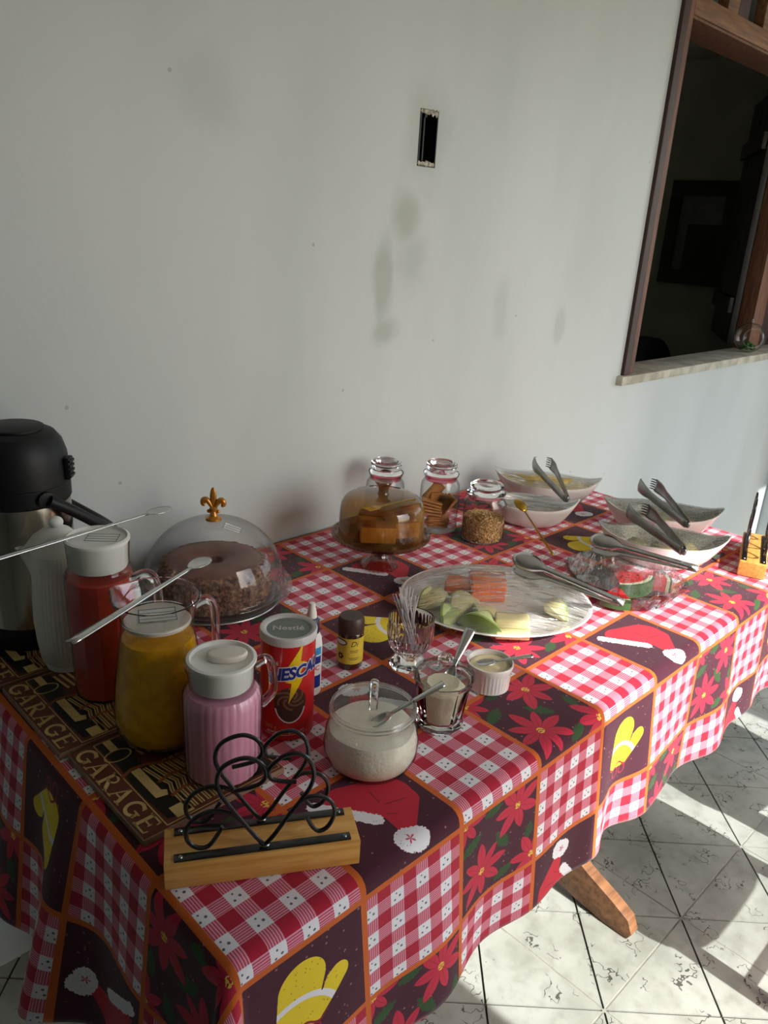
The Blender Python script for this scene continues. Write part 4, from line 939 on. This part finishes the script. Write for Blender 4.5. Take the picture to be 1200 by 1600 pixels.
def bowl_food(name, label, loc, rz, ring, s0, crown, mat, cat='food', seed=0.0):
    mb = MB()
    def f(u, v):
        x, y, z = ring(s0, 0.0075, u*2*PI); z = min(z, ring(s0, 0, PI/2)[2]+0.004); k = v
        return (x*k, y*k, z+crown*(1-k*k)+0.006*mnoise.noise((x*k*40+seed, y*k*40, seed))*(1-k**4))
    mb.grid(f, 56, 12); W = 57
    def g(u, v):
        x, y, z = ring(s0*(1-v)+0.16*v, 0.0085+0.004*v, u*2*PI); z = min(z, ring(s0, 0, PI/2)[2]+0.004); return (x, y, z-0.0005)
    mb.grid(g, 56, 4)
    o = obj(name, mb, mat, loc=loc, rotz=rz); o['kind'] = 'stuff'; tag(o, label, cat); return o
def bowl_film(label, loc, rz, ring, mat, lift=0.003, wr=0.002):
    mb = MB()
    def f(u, v):
        x, y, z = ring(1.0, 0.0, u*2*PI); k = v*1.0; zc = ring(1.0, 0, PI/2)[2]
        zz = zc*(1-k**3)+z*k**3
        return (x*k, y*k, zz+lift+wr*mnoise.noise((x*k*30, y*k*70, 3.1))*(1-k**5))
    mb.grid(f, 64, 14); o = obj('plastic_wrap', mb, mat, loc=loc, rotz=rz); return tag(o, label, 'cling film')
BA = math.atan2(-0.81, 0.58)
BW = [((1.822, 1.152), 0.150, 0.080, 0.062), ((1.640, 1.078), 0.125, 0.070, 0.056), ((1.862, 0.825), 0.150, 0.080, 0.062), ((1.680, 0.730), 0.150, 0.076, 0.062)]
BL = ['boat-shaped white bowl of yellow food under steel tongs against the wall', 'boat-shaped white bowl with a gold spoon beside the cereal jar', 'boat-shaped white bowl of bread balls at the table end', 'sunlit boat-shaped white bowl next to the watermelon dish']
RG = []
for (c, a, b, h), lb in zip(BW, BL):
    t, rg = boat_bowl(lb, (c[0], c[1], TZ+0.001), BA, a, b, h); RG.append(rg)
L3 = lambda i: (BW[i][0][0], BW[i][0][1], TZ+0.001)
bowl_food('scrambled_eggs', 'yellow scrambled eggs filling a white bowl', L3(0), BA, RG[0], 0.90, 0.010, 'egg_yellow', seed=1.0)
bowl_food('creamed_food', 'grey-beige food under film in the bowl with gold spoon', L3(1), BA, RG[1], 0.74, 0.004, 'grey_food', seed=5.0)
bowl_film('cling film over the bowl of yellow eggs', L3(0), BA, RG[0], 'cling_film')
bowl_film('cling film over the bowl with the gold spoon', L3(1), BA, RG[1], 'cling_film')
bowl_film('misted cling film over the bread ball bowl at the table end', L3(2), BA, RG[2], 'cling_film_mist')
bowl_film('misted cling film over the sunlit bread ball bowl', L3(3), BA, RG[3], 'cling_film_mist')
def bread(i, lx, ly, r, label, group):
    ca, sa = math.cos(BA), math.sin(BA); c = BW[i][0]
    o = obj('cheese_bread', MB().ball((0, 0, 0), r, r, r*0.88, 20, 14, disp=lambda d: 0.05*mnoise.noise(d*2.0+Vector((lx*50, ly*50, 0)))), 'bread_pale', loc=(c[0]+lx*ca-ly*sa, c[1]+lx*sa+ly*ca, TZ+0.0085+r*0.88))
    tag(o, label, 'bread', group)
for lx, ly in ((-0.052, -0.004), (0.006, 0.006), (0.062, -0.004)): bread(2, lx, ly, 0.0265, 'round pale bread ball in the bowl at the table end', 'bread balls in the end bowl')
for lx, ly in ((-0.058, 0.0), (0.0, -0.004), (0.060, 0.004)): bread(3, lx, ly, 0.0265, 'round pale bread ball in the sunlit bowl', 'bread balls in the sunlit bowl')

# ------------------------------------------------------------------ tongs
def tongs(label, hinge, head, spread, style='claw', mat='dark_steel', roll=0.0, wmax=0.012, group=None):
    A, eu, L = frame_from(hinge, head, roll)
    t = thing('serving_tongs', label, 'tongs', A, rot=eu)
    for sgn in (-1, 1):
        hl = 0.26 if style == 'claw' else 0.36
        def wid(u):
            if style == 'claw':
                return 0.0095+0.0020*u if u < 0.72 else 0.0110+0.0065*math.sin((u-0.72)/0.28*PI/2)
            return 0.0062 if u < 0.70 else (0.0062+0.0125*math.sin(min(1.0, (u-0.70)/0.14)*PI/2))*(1 if u < 0.9 else math.sqrt(max(0.05, 1-((u-0.9)/0.105)**2)))
        def f(u, v):
            w_ = wid(u); q = (v-0.5)*2
            off = spread*0.5*(u**0.9 if u < 0.85 else 0.864-0.115*(u-0.85)/0.15)+0.0035
            camber = (0.0030 if u < 0.72 or style == 'claw' else 0.006)*(1-q*q)
            return (u*L, sgn*(off+camber), q*w_)
        a_ = obj('arm', MB().grid(f, 26, 6), mat, t); md = a_.modifiers.new('thick', 'SOLIDIFY'); md.thickness = 0.0014; md.offset = 0
        if style == 'claw':
            yo = sgn*(spread*0.5*0.75+0.0035)
            for k in range(5):
                z = -0.0130+k*0.0065
                obj('tooth', MB().tube([(L-0.001, yo, z), (L+0.006, yo-sgn*0.003, z), (L+0.010, yo-sgn*0.009, z)], [0.0021, 0.0018, 0.0010], 6), mat, t)
    obj('hinge_end', MB().tube(smooth_path([(0.014, -0.0058, 0), (0.004, -0.0058, 0), (-0.004, -0.003, 0), (-0.006, 0, 0), (-0.004, 0.003, 0), (0.004, 0.0058, 0), (0.014, 0.0058, 0)], 4), 0.0016, 8, flat=4.3, up=Vector((0, 0, 1))), mat, t)
    return t
tongs('steel claw tongs resting across the bowl of yellow eggs', (1.668, 0.990, TZ+0.086), (1.835, 1.185, TZ+0.104), 0.055)
tongs('steel claw tongs resting across the bread bowl at the table end', (1.760, 0.712, TZ+0.084), (1.896, 0.893, TZ+0.108), 0.050)
tongs('steel claw tongs resting across the sunlit bread bowl', (1.557, 0.626, TZ+0.096), (1.672, 0.800, TZ+0.112), 0.056)
tongs('wide-headed steel serving tongs over the watermelon dish', (1.560, 0.596, TZ+0.066), (1.486, 0.806, TZ+0.074), 0.036, 'paddle', 'steel', roll=0.75)
tongs('steel serving tongs lying on the filmed fruit platter', (1.300, 0.622, TZ+0.056), (1.229, 0.830, TZ+0.088), 0.036, 'paddle', 'steel', roll=0.9)
spoon('gold_spoon', 'long gold spoon resting on the bowl rim with handle on the cloth', (1.500, 0.902, TZ+0.004), (1.553, 1.062, TZ+0.088), 0.045, 0.016, 0.0032, 'gold_metal', depth=-0.007, tip=1.1)

# ------------------------------------------------------------------ lidded storage jars
thin_glass('seal_pink', (0.80, 0.22, 0.30), 0.5, 0.1, haze=0.25)
def jar(label, x, y, r, H, seed):
    t = thing('storage_jar', label, 'jar', (x, y, TZ+0.001))
    obj('body', MB().lathe([(0.0, 0.0), (r*0.88, 0.0), (r*0.98, 0.004), (r, 0.012), (r, H*0.62), (r*0.97, H*0.68), (r*0.84, H*0.735), (r*0.82, H*0.76), (r*0.86, H*0.785), (r*0.86, H*0.80)], 72), 'glass', t)
    obj('seal_ring', MB().lathe([(r*0.79, H*0.725), (r*0.80, H*0.79)], 64), 'seal_pink', t)
    l = obj('lid', MB().lathe([(0.0, H*0.74), (r*0.76, H*0.74), (r*0.775, H*0.802), (r*0.90, H*0.806), (r*0.92, H*0.825), (r*0.88, H*0.845), (r*0.74, H*0.862), (r*0.72, H*0.875), (r*0.80, H*0.92), (r*0.79, H*0.955), (r*0.72, H*0.975), (r*0.52, H*0.985), (r*0.46, H*0.965), (0.0, H*0.962)], 64), 'thick_glass', t)
    return t
jar('empty lidded glass jar behind the amber cake stand', 1.292, 1.268, 0.047, 0.182, 1)
jar('lidded glass jar of brown crackers', 1.409, 1.192, 0.0485, 0.178, 2)
jar('short lidded glass jar of toasted cereal', 1.449, 1.079, 0.0515, 0.146, 3)
simple('cracker', S(196, 136, 76), 0.7, 0.12, scale=50, bump=(120, 0.4, 0.002))
cm = MB().box(-0.026, 0.026, -0.0155, 0.0155, -0.0024, 0.0024).mesh('cracker', 0.0012); cm.materials.append(MATS['cracker'])
JX, JY = 1.409, 1.192
rz0 = A_RT
spec = [((0, 0, 0.010), (0, 0, rz0)), ((0.002, 0.003, 0.0155), (0.02, 0, rz0+0.3)), ((-0.003, 0, 0.021), (0, 0.03, rz0-0.2)), ((0.0, -0.002, 0.0265), (0, 0, rz0+0.15)), ((0.003, 0.0, 0.032), (0.03, 0, rz0)),
        ((-0.012, 0.012, 0.041), (0, 0.12, rz0)), ((-0.013, 0.012, 0.049), (0, 0.14, rz0+0.1)), ((-0.013, 0.012, 0.057), (0, 0.16, rz0)), ((-0.013, 0.012, 0.065), (0, 0.18, rz0-0.1)), ((-0.012, 0.012, 0.073), (0, 0.2, rz0))]
for k in range(6):
    spec.append(((0.002+RT.x*(-0.014+k*0.0058), -0.004+RT.y*(-0.014+k*0.0058), 0.066), (PI/2, -1.36+k*0.09, rz0)))
for k in range(3): spec.append(((-0.006+AW.x*0.006*k, 0.012+AW.y*0.006*k, 0.092), (PI/2, -1.1+k*0.1, rz0+0.1)))
for n_, ((x, y, z), r) in enumerate(spec):
    o = bpy.data.objects.new('cracker', cm); COL.objects.link(o); o.location = (JX+x, JY+y, TZ+0.001+z); o.rotation_euler = r
    tag(o, 'brown cracker lying flat in the jar bottom' if n_ < 5 else ('brown cracker in the slanted stack halfway up the jar' if n_ < 10 else 'brown cracker standing on edge in the glass jar'), 'cracker', 'crackers in the glass jar')
# toasted cereal: far too many flakes to count
simple('cereal_tan', S(226, 190, 130), 0.75, 0.25, scale=260, col2=S(120, 76, 36))
mb = MB(); mb.lathe([(0.0, 0.004), (0.044, 0.004), (0.0465, 0.010), (0.0465, 0.052), (0.040, 0.057), (0.0, 0.060)], 40)
for k in range(1500):
    a = random.uniform(0, 2*PI)
    if k < 800: r, z = 0.0478, random.uniform(0.006, 0.058)
    else: r = 0.047*math.sqrt(random.random()); z = 0.060-0.004*(r/0.047)**2+random.uniform(-0.001, 0.002)
    M = Matrix.Translation((r*math.cos(a), r*math.sin(a), z)) @ Matrix.Rotation(a, 4, 'Z') @ Matrix.Rotation(random.uniform(-1, 1), 4, 'X') @ Matrix.Rotation(random.uniform(-0.6, 0.6), 4, 'Y')
    L, W_ = random.uniform(0.003, 0.0058), random.uniform(0.0014, 0.0024)
    mb.add([(0.0009, -L, 0), (0.0009, L, 0), (0.0014, 0, W_), (0.0014, 0, -W_), (-0.001, 0, 0)], [(0, 2, 1), (0, 1, 3), (0, 3, 4), (1, 4, 3), (0, 4, 2), (1, 2, 4)], M)
o = obj('cereal_flakes', mb, 'cereal_tan', loc=(1.449, 1.079, TZ+0.001), weld=False, smooth=None); o['kind'] = 'stuff'; tag(o, 'toasted cereal flakes half filling the short glass jar', 'cereal')

# ------------------------------------------------------------------ amber cake stand
thin_glass('amber_glass', (0.66, 0.48, 0.26), 0.7, 0.04, wob=(30, 0.2, 0.003), haze=0.42, spec=1.3, haze_col=S(176, 136, 78))
thin_glass('amber_plate', (0.58, 0.40, 0.26), 0.6, 0.04, wob=(60, 0.5, 0.003), haze=0.3, spec=1.3, haze_col=S(150, 100, 60))
thin_glass('pink_glass', (0.86, 0.70, 0.66), 0.5, 0.03, wob=(50, 0.5, 0.003), spec=1.4)
simple('sponge_yellow', S(222, 178, 78), 0.85, 0.12, scale=40, bump=(140, 0.5, 0.003)); simple('sponge_crust', S(150, 92, 46), 0.8, 0.1)
CX_, CY_ = 1.131, 1.114
cs = thing('cake_stand', 'amber glass footed cake stand with a beaded rim', 'cake stand', (CX_, CY_, TZ+0.001))
bead = lambda n, amp: (lambda a, k, z: 1+amp*math.cos(n*a))
obj('foot', MB().lathe([(0.0, 0.010), (0.018, 0.012), (0.030, 0.006), (0.040, 0.0), (0.0415, 0.003), (0.034, 0.012), (0.021, 0.022), (0.016, 0.034), (0.018, 0.046), (0.026, 0.054), (0.040, 0.060)], 96, lambda a, k, z: 1+(0.05*math.cos(24*a) if z < 0.008 else 0.015*math.cos(12*a))), 'pink_glass', cs)
obj('plate', MB().lathe([(0.0, 0.062), (0.040, 0.0605), (0.085, 0.064), (0.097, 0.067), (0.1065, 0.074), (0.1080, 0.0785), (0.1055, 0.0805), (0.096, 0.073), (0.0, 0.0695)], 192, lambda a, k, z: 1+(0.012*math.cos(60*a) if z > 0.0735 else 0)), 'amber_plate', cs)
cd = thing('cake_cover', 'amber glass dome with a knob covering the cake stand', 'dome', (CX_, CY_, TZ+0.075))
obj('dome', MB().lathe([(0.0930, 0.0), (0.0930, 0.010), (0.0915, 0.055), (0.0890, 0.072), (0.0820, 0.084), (0.0700, 0.0905), (0.040, 0.094), (0.0, 0.0955)], 96), 'amber_glass', cd)
obj('knob', MB().lathe([(0.0, 0.095), (0.0125, 0.0955), (0.0105, 0.102), (0.0120, 0.112), (0.0195, 0.121), (0.0185, 0.123), (0.0105, 0.1205), (0.0, 0.119)], 40), 'amber_plate', cd)
def slice_(label, loc, rz, L=0.075, W_=0.036, h=0.036):
    t = thing('cake_slice', label, 'cake', loc, rz, 'cake slices under the amber dome')
    obj('crumb', MB().box(-L/2, L/2, -W_/2, W_/2, 0, h), 'sponge_yellow', t, bevel=0.004, bseg=2); obj('crust', MB().box(-L/2, L/2, -W_/2, W_/2, h, h+0.004), 'sponge_crust', t, bevel=0.0015)
for dx, dy, rz in ((-0.030, -0.020, A_RT+0.1), (0.030, -0.030, A_RT+0.3), (0.012, 0.030, A_RT-0.1)):
    slice_('yellow sponge cake slice under the amber dome', (CX_+dx, CY_+dy, TZ+0.0745), rz)
fk = thing('pastry_fork', 'small metal fork lying on top of the amber dome', 'fork', rot=frame_from(on_z(648, 780, TZ+0.174), on_z(572, 797, TZ+0.1755))[1], loc=on_z(648, 780, TZ+0.174))
Lf = (on_z(572, 797, TZ+0.1755)-on_z(648, 780, TZ+0.174)).length
obj('handle', MB().tube([(0, 0, 0), (Lf*0.3, 0, 0.001), (Lf*0.72, 0, 0.0012)], [0.004, 0.003, 0.003], 8, flat=0.4), 'gold_metal', fk)
obj('head', MB().prism([(Lf*0.70, -0.003), (Lf*0.80, -0.010), (Lf*0.86, -0.010), (Lf*0.86, 0.010), (Lf*0.80, 0.010), (Lf*0.70, 0.003)], 0.0004, 0.0020), 'gold_metal', fk)
for k in range(4): obj('tine', MB().tube([(Lf*0.855, -0.0085+k*0.0057, 0.0012), (Lf, -0.0095+k*0.0063, 0.0012)], [0.0014, 0.0008], 6), 'gold_metal', fk)

# ------------------------------------------------------------------ chocolate cake under a clear dome
simple('cake_brown', S(150, 110, 80), 0.85, 0.2, scale=110, bump=(150, 1.0, 0.008), col2=S(74, 48, 36)); simple('cake_top', S(122, 84, 70), 0.6, 0.12, scale=14, col2=S(98, 64, 54)); simple('tray_grey', S(172, 172, 168), 0.35, 0.06, metal=0.6)
KX, KY = 0.765, 1.203
ty = thing('cake_tray', 'grey round metal tray under the domed cake', 'tray', (KX, KY, TZ+0.001))
obj('tray', MB().lathe([(0.0, 0.0), (0.115, 0.0), (0.124, 0.003), (0.130, 0.005), (0.129, 0.0068), (0.122, 0.0045), (0.112, 0.003), (0.0, 0.003)], 96), 'tray_grey', ty)
cp = thing('cake_plate', 'clear plastic cake plate with a raised rim', 'plate', (KX, KY, TZ+0.0045))
obj('plate', MB().lathe([(0.0, 0.0), (0.105, 0.0), (0.124, 0.006), (0.130, 0.014), (0.143, 0.021), (0.152, 0.0225), (0.152, 0.025), (0.142, 0.024), (0.128, 0.0175), (0.118, 0.005), (0.0, 0.004)], 96), 'clear_plastic', cp)
def cake_side(a, k, z):
    return 1+0.05*mnoise.noise((math.cos(a)*9, math.sin(a)*9, z*110))+0.06*mnoise.noise((math.cos(a)*24, math.sin(a)*24, z*280))
ck = thing('chocolate_cake', 'round crumbly chocolate cake under the clear dome', 'cake', (KX, KY, TZ+0.0095))
prof = [(0.103, 0.0)]+[(0.108-0.006*(i/14)**3, 0.004+0.062*i/14) for i in range(15)]+[(0.097, 0.070), (0.088, 0.073)]
obj('crumb', MB().lathe(prof, 160, cake_side, cap0=True), 'cake_brown', ck, smooth=60)
obj('glaze_top', MB().lathe([(0.0915, 0.0715), (0.084, 0.0755), (0.060, 0.0775), (0.030, 0.0765), (0.018, 0.070), (0.016, 0.050), (0.0, 0.049)], 96, lambda a, k, z: 1+0.03*mnoise.noise((math.cos(a)*4, math.sin(a)*4, z*60))), 'cake_top', ck)
dm = thing('cake_dome', 'clear plastic cake dome with a gold fleur-de-lis finial', 'dome', (KX, KY, TZ+0.030))
obj('dome', MB().lathe([(0.142, 0.0), (0.141, 0.002), (0.1365, 0.004)]+[(0.1355*math.cos(t)**0.9, 0.006+0.128*math.sin(t)) for t in [i*PI/2/22 for i in range(22)]]+[(0.0, 0.134)], 96), 'clear_plastic', dm)
simple('gold_plastic', S(186, 124, 36), 0.25, 0.12, scale=60, metal=0.4, coat=0.4)
fi = obj('finial', MB().lathe([(0.0, 0.1335), (0.0155, 0.134), (0.0150, 0.138), (0.008, 0.142), (0.0055, 0.150), (0.0075, 0.153), (0.0075, 0.157), (0.0045, 0.160), (0.0, 0.1605)], 28), 'gold_plastic', dm)
FM = Matrix.Rotation(A_RT, 4, 'Z')
obj('petal', MB().ball((0, 0, 0.1785), 0.0065, 0.0040, 0.0200, 16, 12, FM), 'gold_plastic', fi)
for s_ in (-1, 1):
    obj('side_petal', MB().tube(smooth_path([(s_*0.002, 0, 0.157), (s_*0.007, 0, 0.166), (s_*0.013, 0, 0.173), (s_*0.0185, 0, 0.1715), (s_*0.0195, 0, 0.165), (s_*0.0155, 0, 0.1620)], 5), [0.0028+0.0032*math.sin(PI*min(1, i/25)) for i in range(26)], 10, mat=FM), 'gold_plastic', fi)
    obj('lower_curl', MB().ball((s_*0.008, 0, 0.1505), 0.0048, 0.0036, 0.0040, 12, 8, FM), 'gold_plastic', fi)
lp = Vector((0.040*RT.x-0.020*AW.x, 0.040*RT.y-0.020*AW.y, 0)); la = math.atan2(lp.y, lp.x)
nrm = Vector((0.36*math.cos(la), 0.36*math.sin(la), 0.93)).normalized()
le = nrm.to_track_quat('Z', 'X').to_euler(); 
L0 = paper_label(dm, (lp.x, lp.y, 0.1265), 0.034, 0.024, (0, 0, 0))
yx_ = Vector((RT.x, RT.y, 0)); xv = (yx_-nrm*yx_.dot(nrm)).normalized(); yv = nrm.cross(xv)
L0.rotation_euler = Matrix((xv, yv, nrm)).transposed().to_euler(); 

# ------------------------------------------------------------------ napkin holders: pine block, two iron strips, scrolled heart wires
simple('black_iron', S(16, 16, 17), 0.28, 0.1, scale=60, coat=0.3)
HP = [  # one frame traced as a drawing: right half of the heart, left half, and the two side scrolls
    [(590, 700), (650, 635), (720, 540), (790, 455), (845, 380), (866, 310), (842, 240), (780, 203), (700, 216), (640, 258), (608, 300), (622, 338), (680, 350), (765, 350)],
    [(590, 700), (540, 655), (470, 580), (400, 500), (345, 430), (325, 365), (348, 300), (410, 258), (490, 238), (560, 258), (592, 300), (588, 340), (540, 378), (420, 412)],
    [(470, 580), (430, 545), (360, 521), (280, 524), (200, 562), (155, 620), (158, 680), (205, 716), (260, 714), (300, 680), (352, 602)],
    [(790, 455), (830, 432), (890, 424), (950, 436), (990, 476), (992, 530), (960, 590), (910, 616), (868, 592), (832, 540)]]
def heart(parent, y):
    for pts in HP:
        P = []
        for a, b in pts:
            x = (a-590)/5100.0; z = ((700-0.137*(a-590))-b)/3900.0; P.append((x, y, 0.0385+max(0.0, z)))
        obj('wire', MB().tube(smooth_path(P, 6), 0.0026, 8, up=Vector((0, 1, 0))), 'black_iron', parent)
def napkin_holder(label, c, rz):
    t = thing('napkin_holder', label, 'napkin holder', (c[0], c[1], TZ+0.001), rz)
    obj('block', MB().box(-0.111, 0.111, -0.029, 0.029, 0, 0.0345), 'pine', t, bevel=0.002)
    for y in (-0.0205, 0.0205):
        st = obj('strip', MB().box(-0.1, 0.1, y-0.0055, y+0.0055, 0.0346, 0.0368), 'black_iron', t, bevel=0.0006)
        for x in (-0.093, 0.093): obj('screw', MB().lathe([(0.0, 0.0382), (0.002, 0.038), (0.0028, 0.0368)], 12, mat=Matrix.Translation((x, y, 0))), 'dark_steel', st)
        obj('weld', MB().ball((0, y, 0.0385), 0.006, 0.003, 0.0022, 10, 6), 'dark_steel', st)
        heart(t, y)
    return t
d1 = Vector((0.19, -0.112, 0)).normalized(); n1 = Vector((-d1.y, d1.x, 0))
c1 = Vector((0.324, 0.621, 0))+d1*0.111+n1*0.029
napkin_holder('pine napkin holder with black iron hearts beside the pink milk', c1, math.atan2(d1.y, d1.x))
d2 = Vector((0.94, 0.34, 0)).normalized(); n2 = Vector((d2.y, -d2.x, 0))
c2 = Vector((1.765, 0.578, 0))+d2*0.111+n2*0.029
napkin_holder('pine napkin holder with black iron hearts beside the white bread bowls', c2, math.atan2(d2.y, d2.x))

# ------------------------------------------------------------------ glass globe on the sill
simple('moss', S(60, 110, 40), 0.9, 0.3, scale=60, bump=(80, 0.6, 0.01))
gl_ = thing('glass_globe', 'hanging glass globe with a green plant on the window sill', 'globe', (3.70, 1.392, 1.0555))
RGL = 0.066; od = Vector((-0.80, -0.58, 0.05)).normalized(); oq = od.to_track_quat('Z', 'Y').to_matrix().to_4x4()
obj('globe', MB().lathe([(RGL*math.sin(t), RGL*math.cos(t)) for t in [0.66+(PI-0.66)*i/24 for i in range(25)]], 48, mat=Matrix.Translation((0, 0, RGL)) @ oq), 'glass', gl_)
obj('opening_rim', MB().tube([(RGL*math.sin(0.66)*math.cos(a), RGL*math.sin(0.66)*math.sin(a), RGL*math.cos(0.66)) for a in [2*PI*i/40 for i in range(40)]], 0.0015, 8, closed=True, mat=Matrix.Translation((0, 0, RGL)) @ oq), 'thick_glass', gl_)
obj('hanging_loop', MB().tube([(0.008*math.cos(a), 0, 2*RGL+0.008+0.010*math.sin(a)) for a in [2*PI*i/20 for i in range(20)]], 0.002, 8, closed=True), 'thick_glass', gl_)
ms = MB()
for k in range(26):
    a = random.uniform(0, 2*PI); r = random.uniform(0, 0.03); ms.ball((r*math.cos(a), r*math.sin(a), 0.020+random.uniform(0, 0.028)*(1-r/0.035)), 0.010, 0.010, 0.009, 8, 6)
o = obj('plant', ms, 'moss', gl_, weld=False)

# ------------------------------------------------------------------ two wooden chairs drawn up to the table, their shadows fall on the tiles
wood('chair_wood', S(120, 80, 50), S(84, 52, 32), 0.45, (3, 30, 30))
def chair(label, x, y, rz):
    t = thing('dining_chair', label, 'chair', (x, y, 0), rz)
    n = 28
    seat = [(0.235*math.copysign(abs(math.cos(a))**0.55, math.cos(a)), 0.20*math.copysign(abs(math.sin(a))**0.55, math.sin(a))) for a in [2*PI*i/n for i in range(n)]]
    obj('seat', MB().prism(seat, 0.425, 0.455), 'chair_wood', t, bevel=0.006)
    for sx in (-1, 1):
        obj('leg', MB().tube([(sx*0.195, 0.165, 0), (sx*0.185, 0.155, 0.425)], [0.016, 0.021], 12), 'chair_wood', t)
        obj('leg', MB().tube([(sx*0.205, -0.20, 0), (sx*0.190, -0.165, 0.44), (sx*0.190, -0.19, 0.66), (sx*0.190, -0.235, 0.90)], [0.018, 0.022, 0.020, 0.016], 12), 'chair_wood', t)
        obj('stretcher', MB().tube([(sx*0.192, 0.155, 0.20), (sx*0.200, -0.18, 0.20)], 0.010, 8), 'chair_wood', t)
    obj('stretcher', MB().tube([(-0.195, -0.01, 0.20), (0.195, -0.01, 0.20)], 0.009, 8), 'chair_wood', t)
    for z in (0.60, 0.72, 0.84):
        obj('back_slat', MB().grid(lambda u, v: (-0.185+0.37*u, -0.19-0.028*(z-0.55)/0.35-0.03*math.sin(u*PI), z-0.03+0.06*v), 12, 2), 'chair_wood', t).modifiers.new('thick', 'SOLIDIFY').thickness = 0.012
    return t
chair('wooden slat-back chair drawn up to the front of the table', 1.69, 0.03, 0.0)
chair('wooden slat-back chair turned slightly towards the table end', 2.24, 0.12, -0.10)
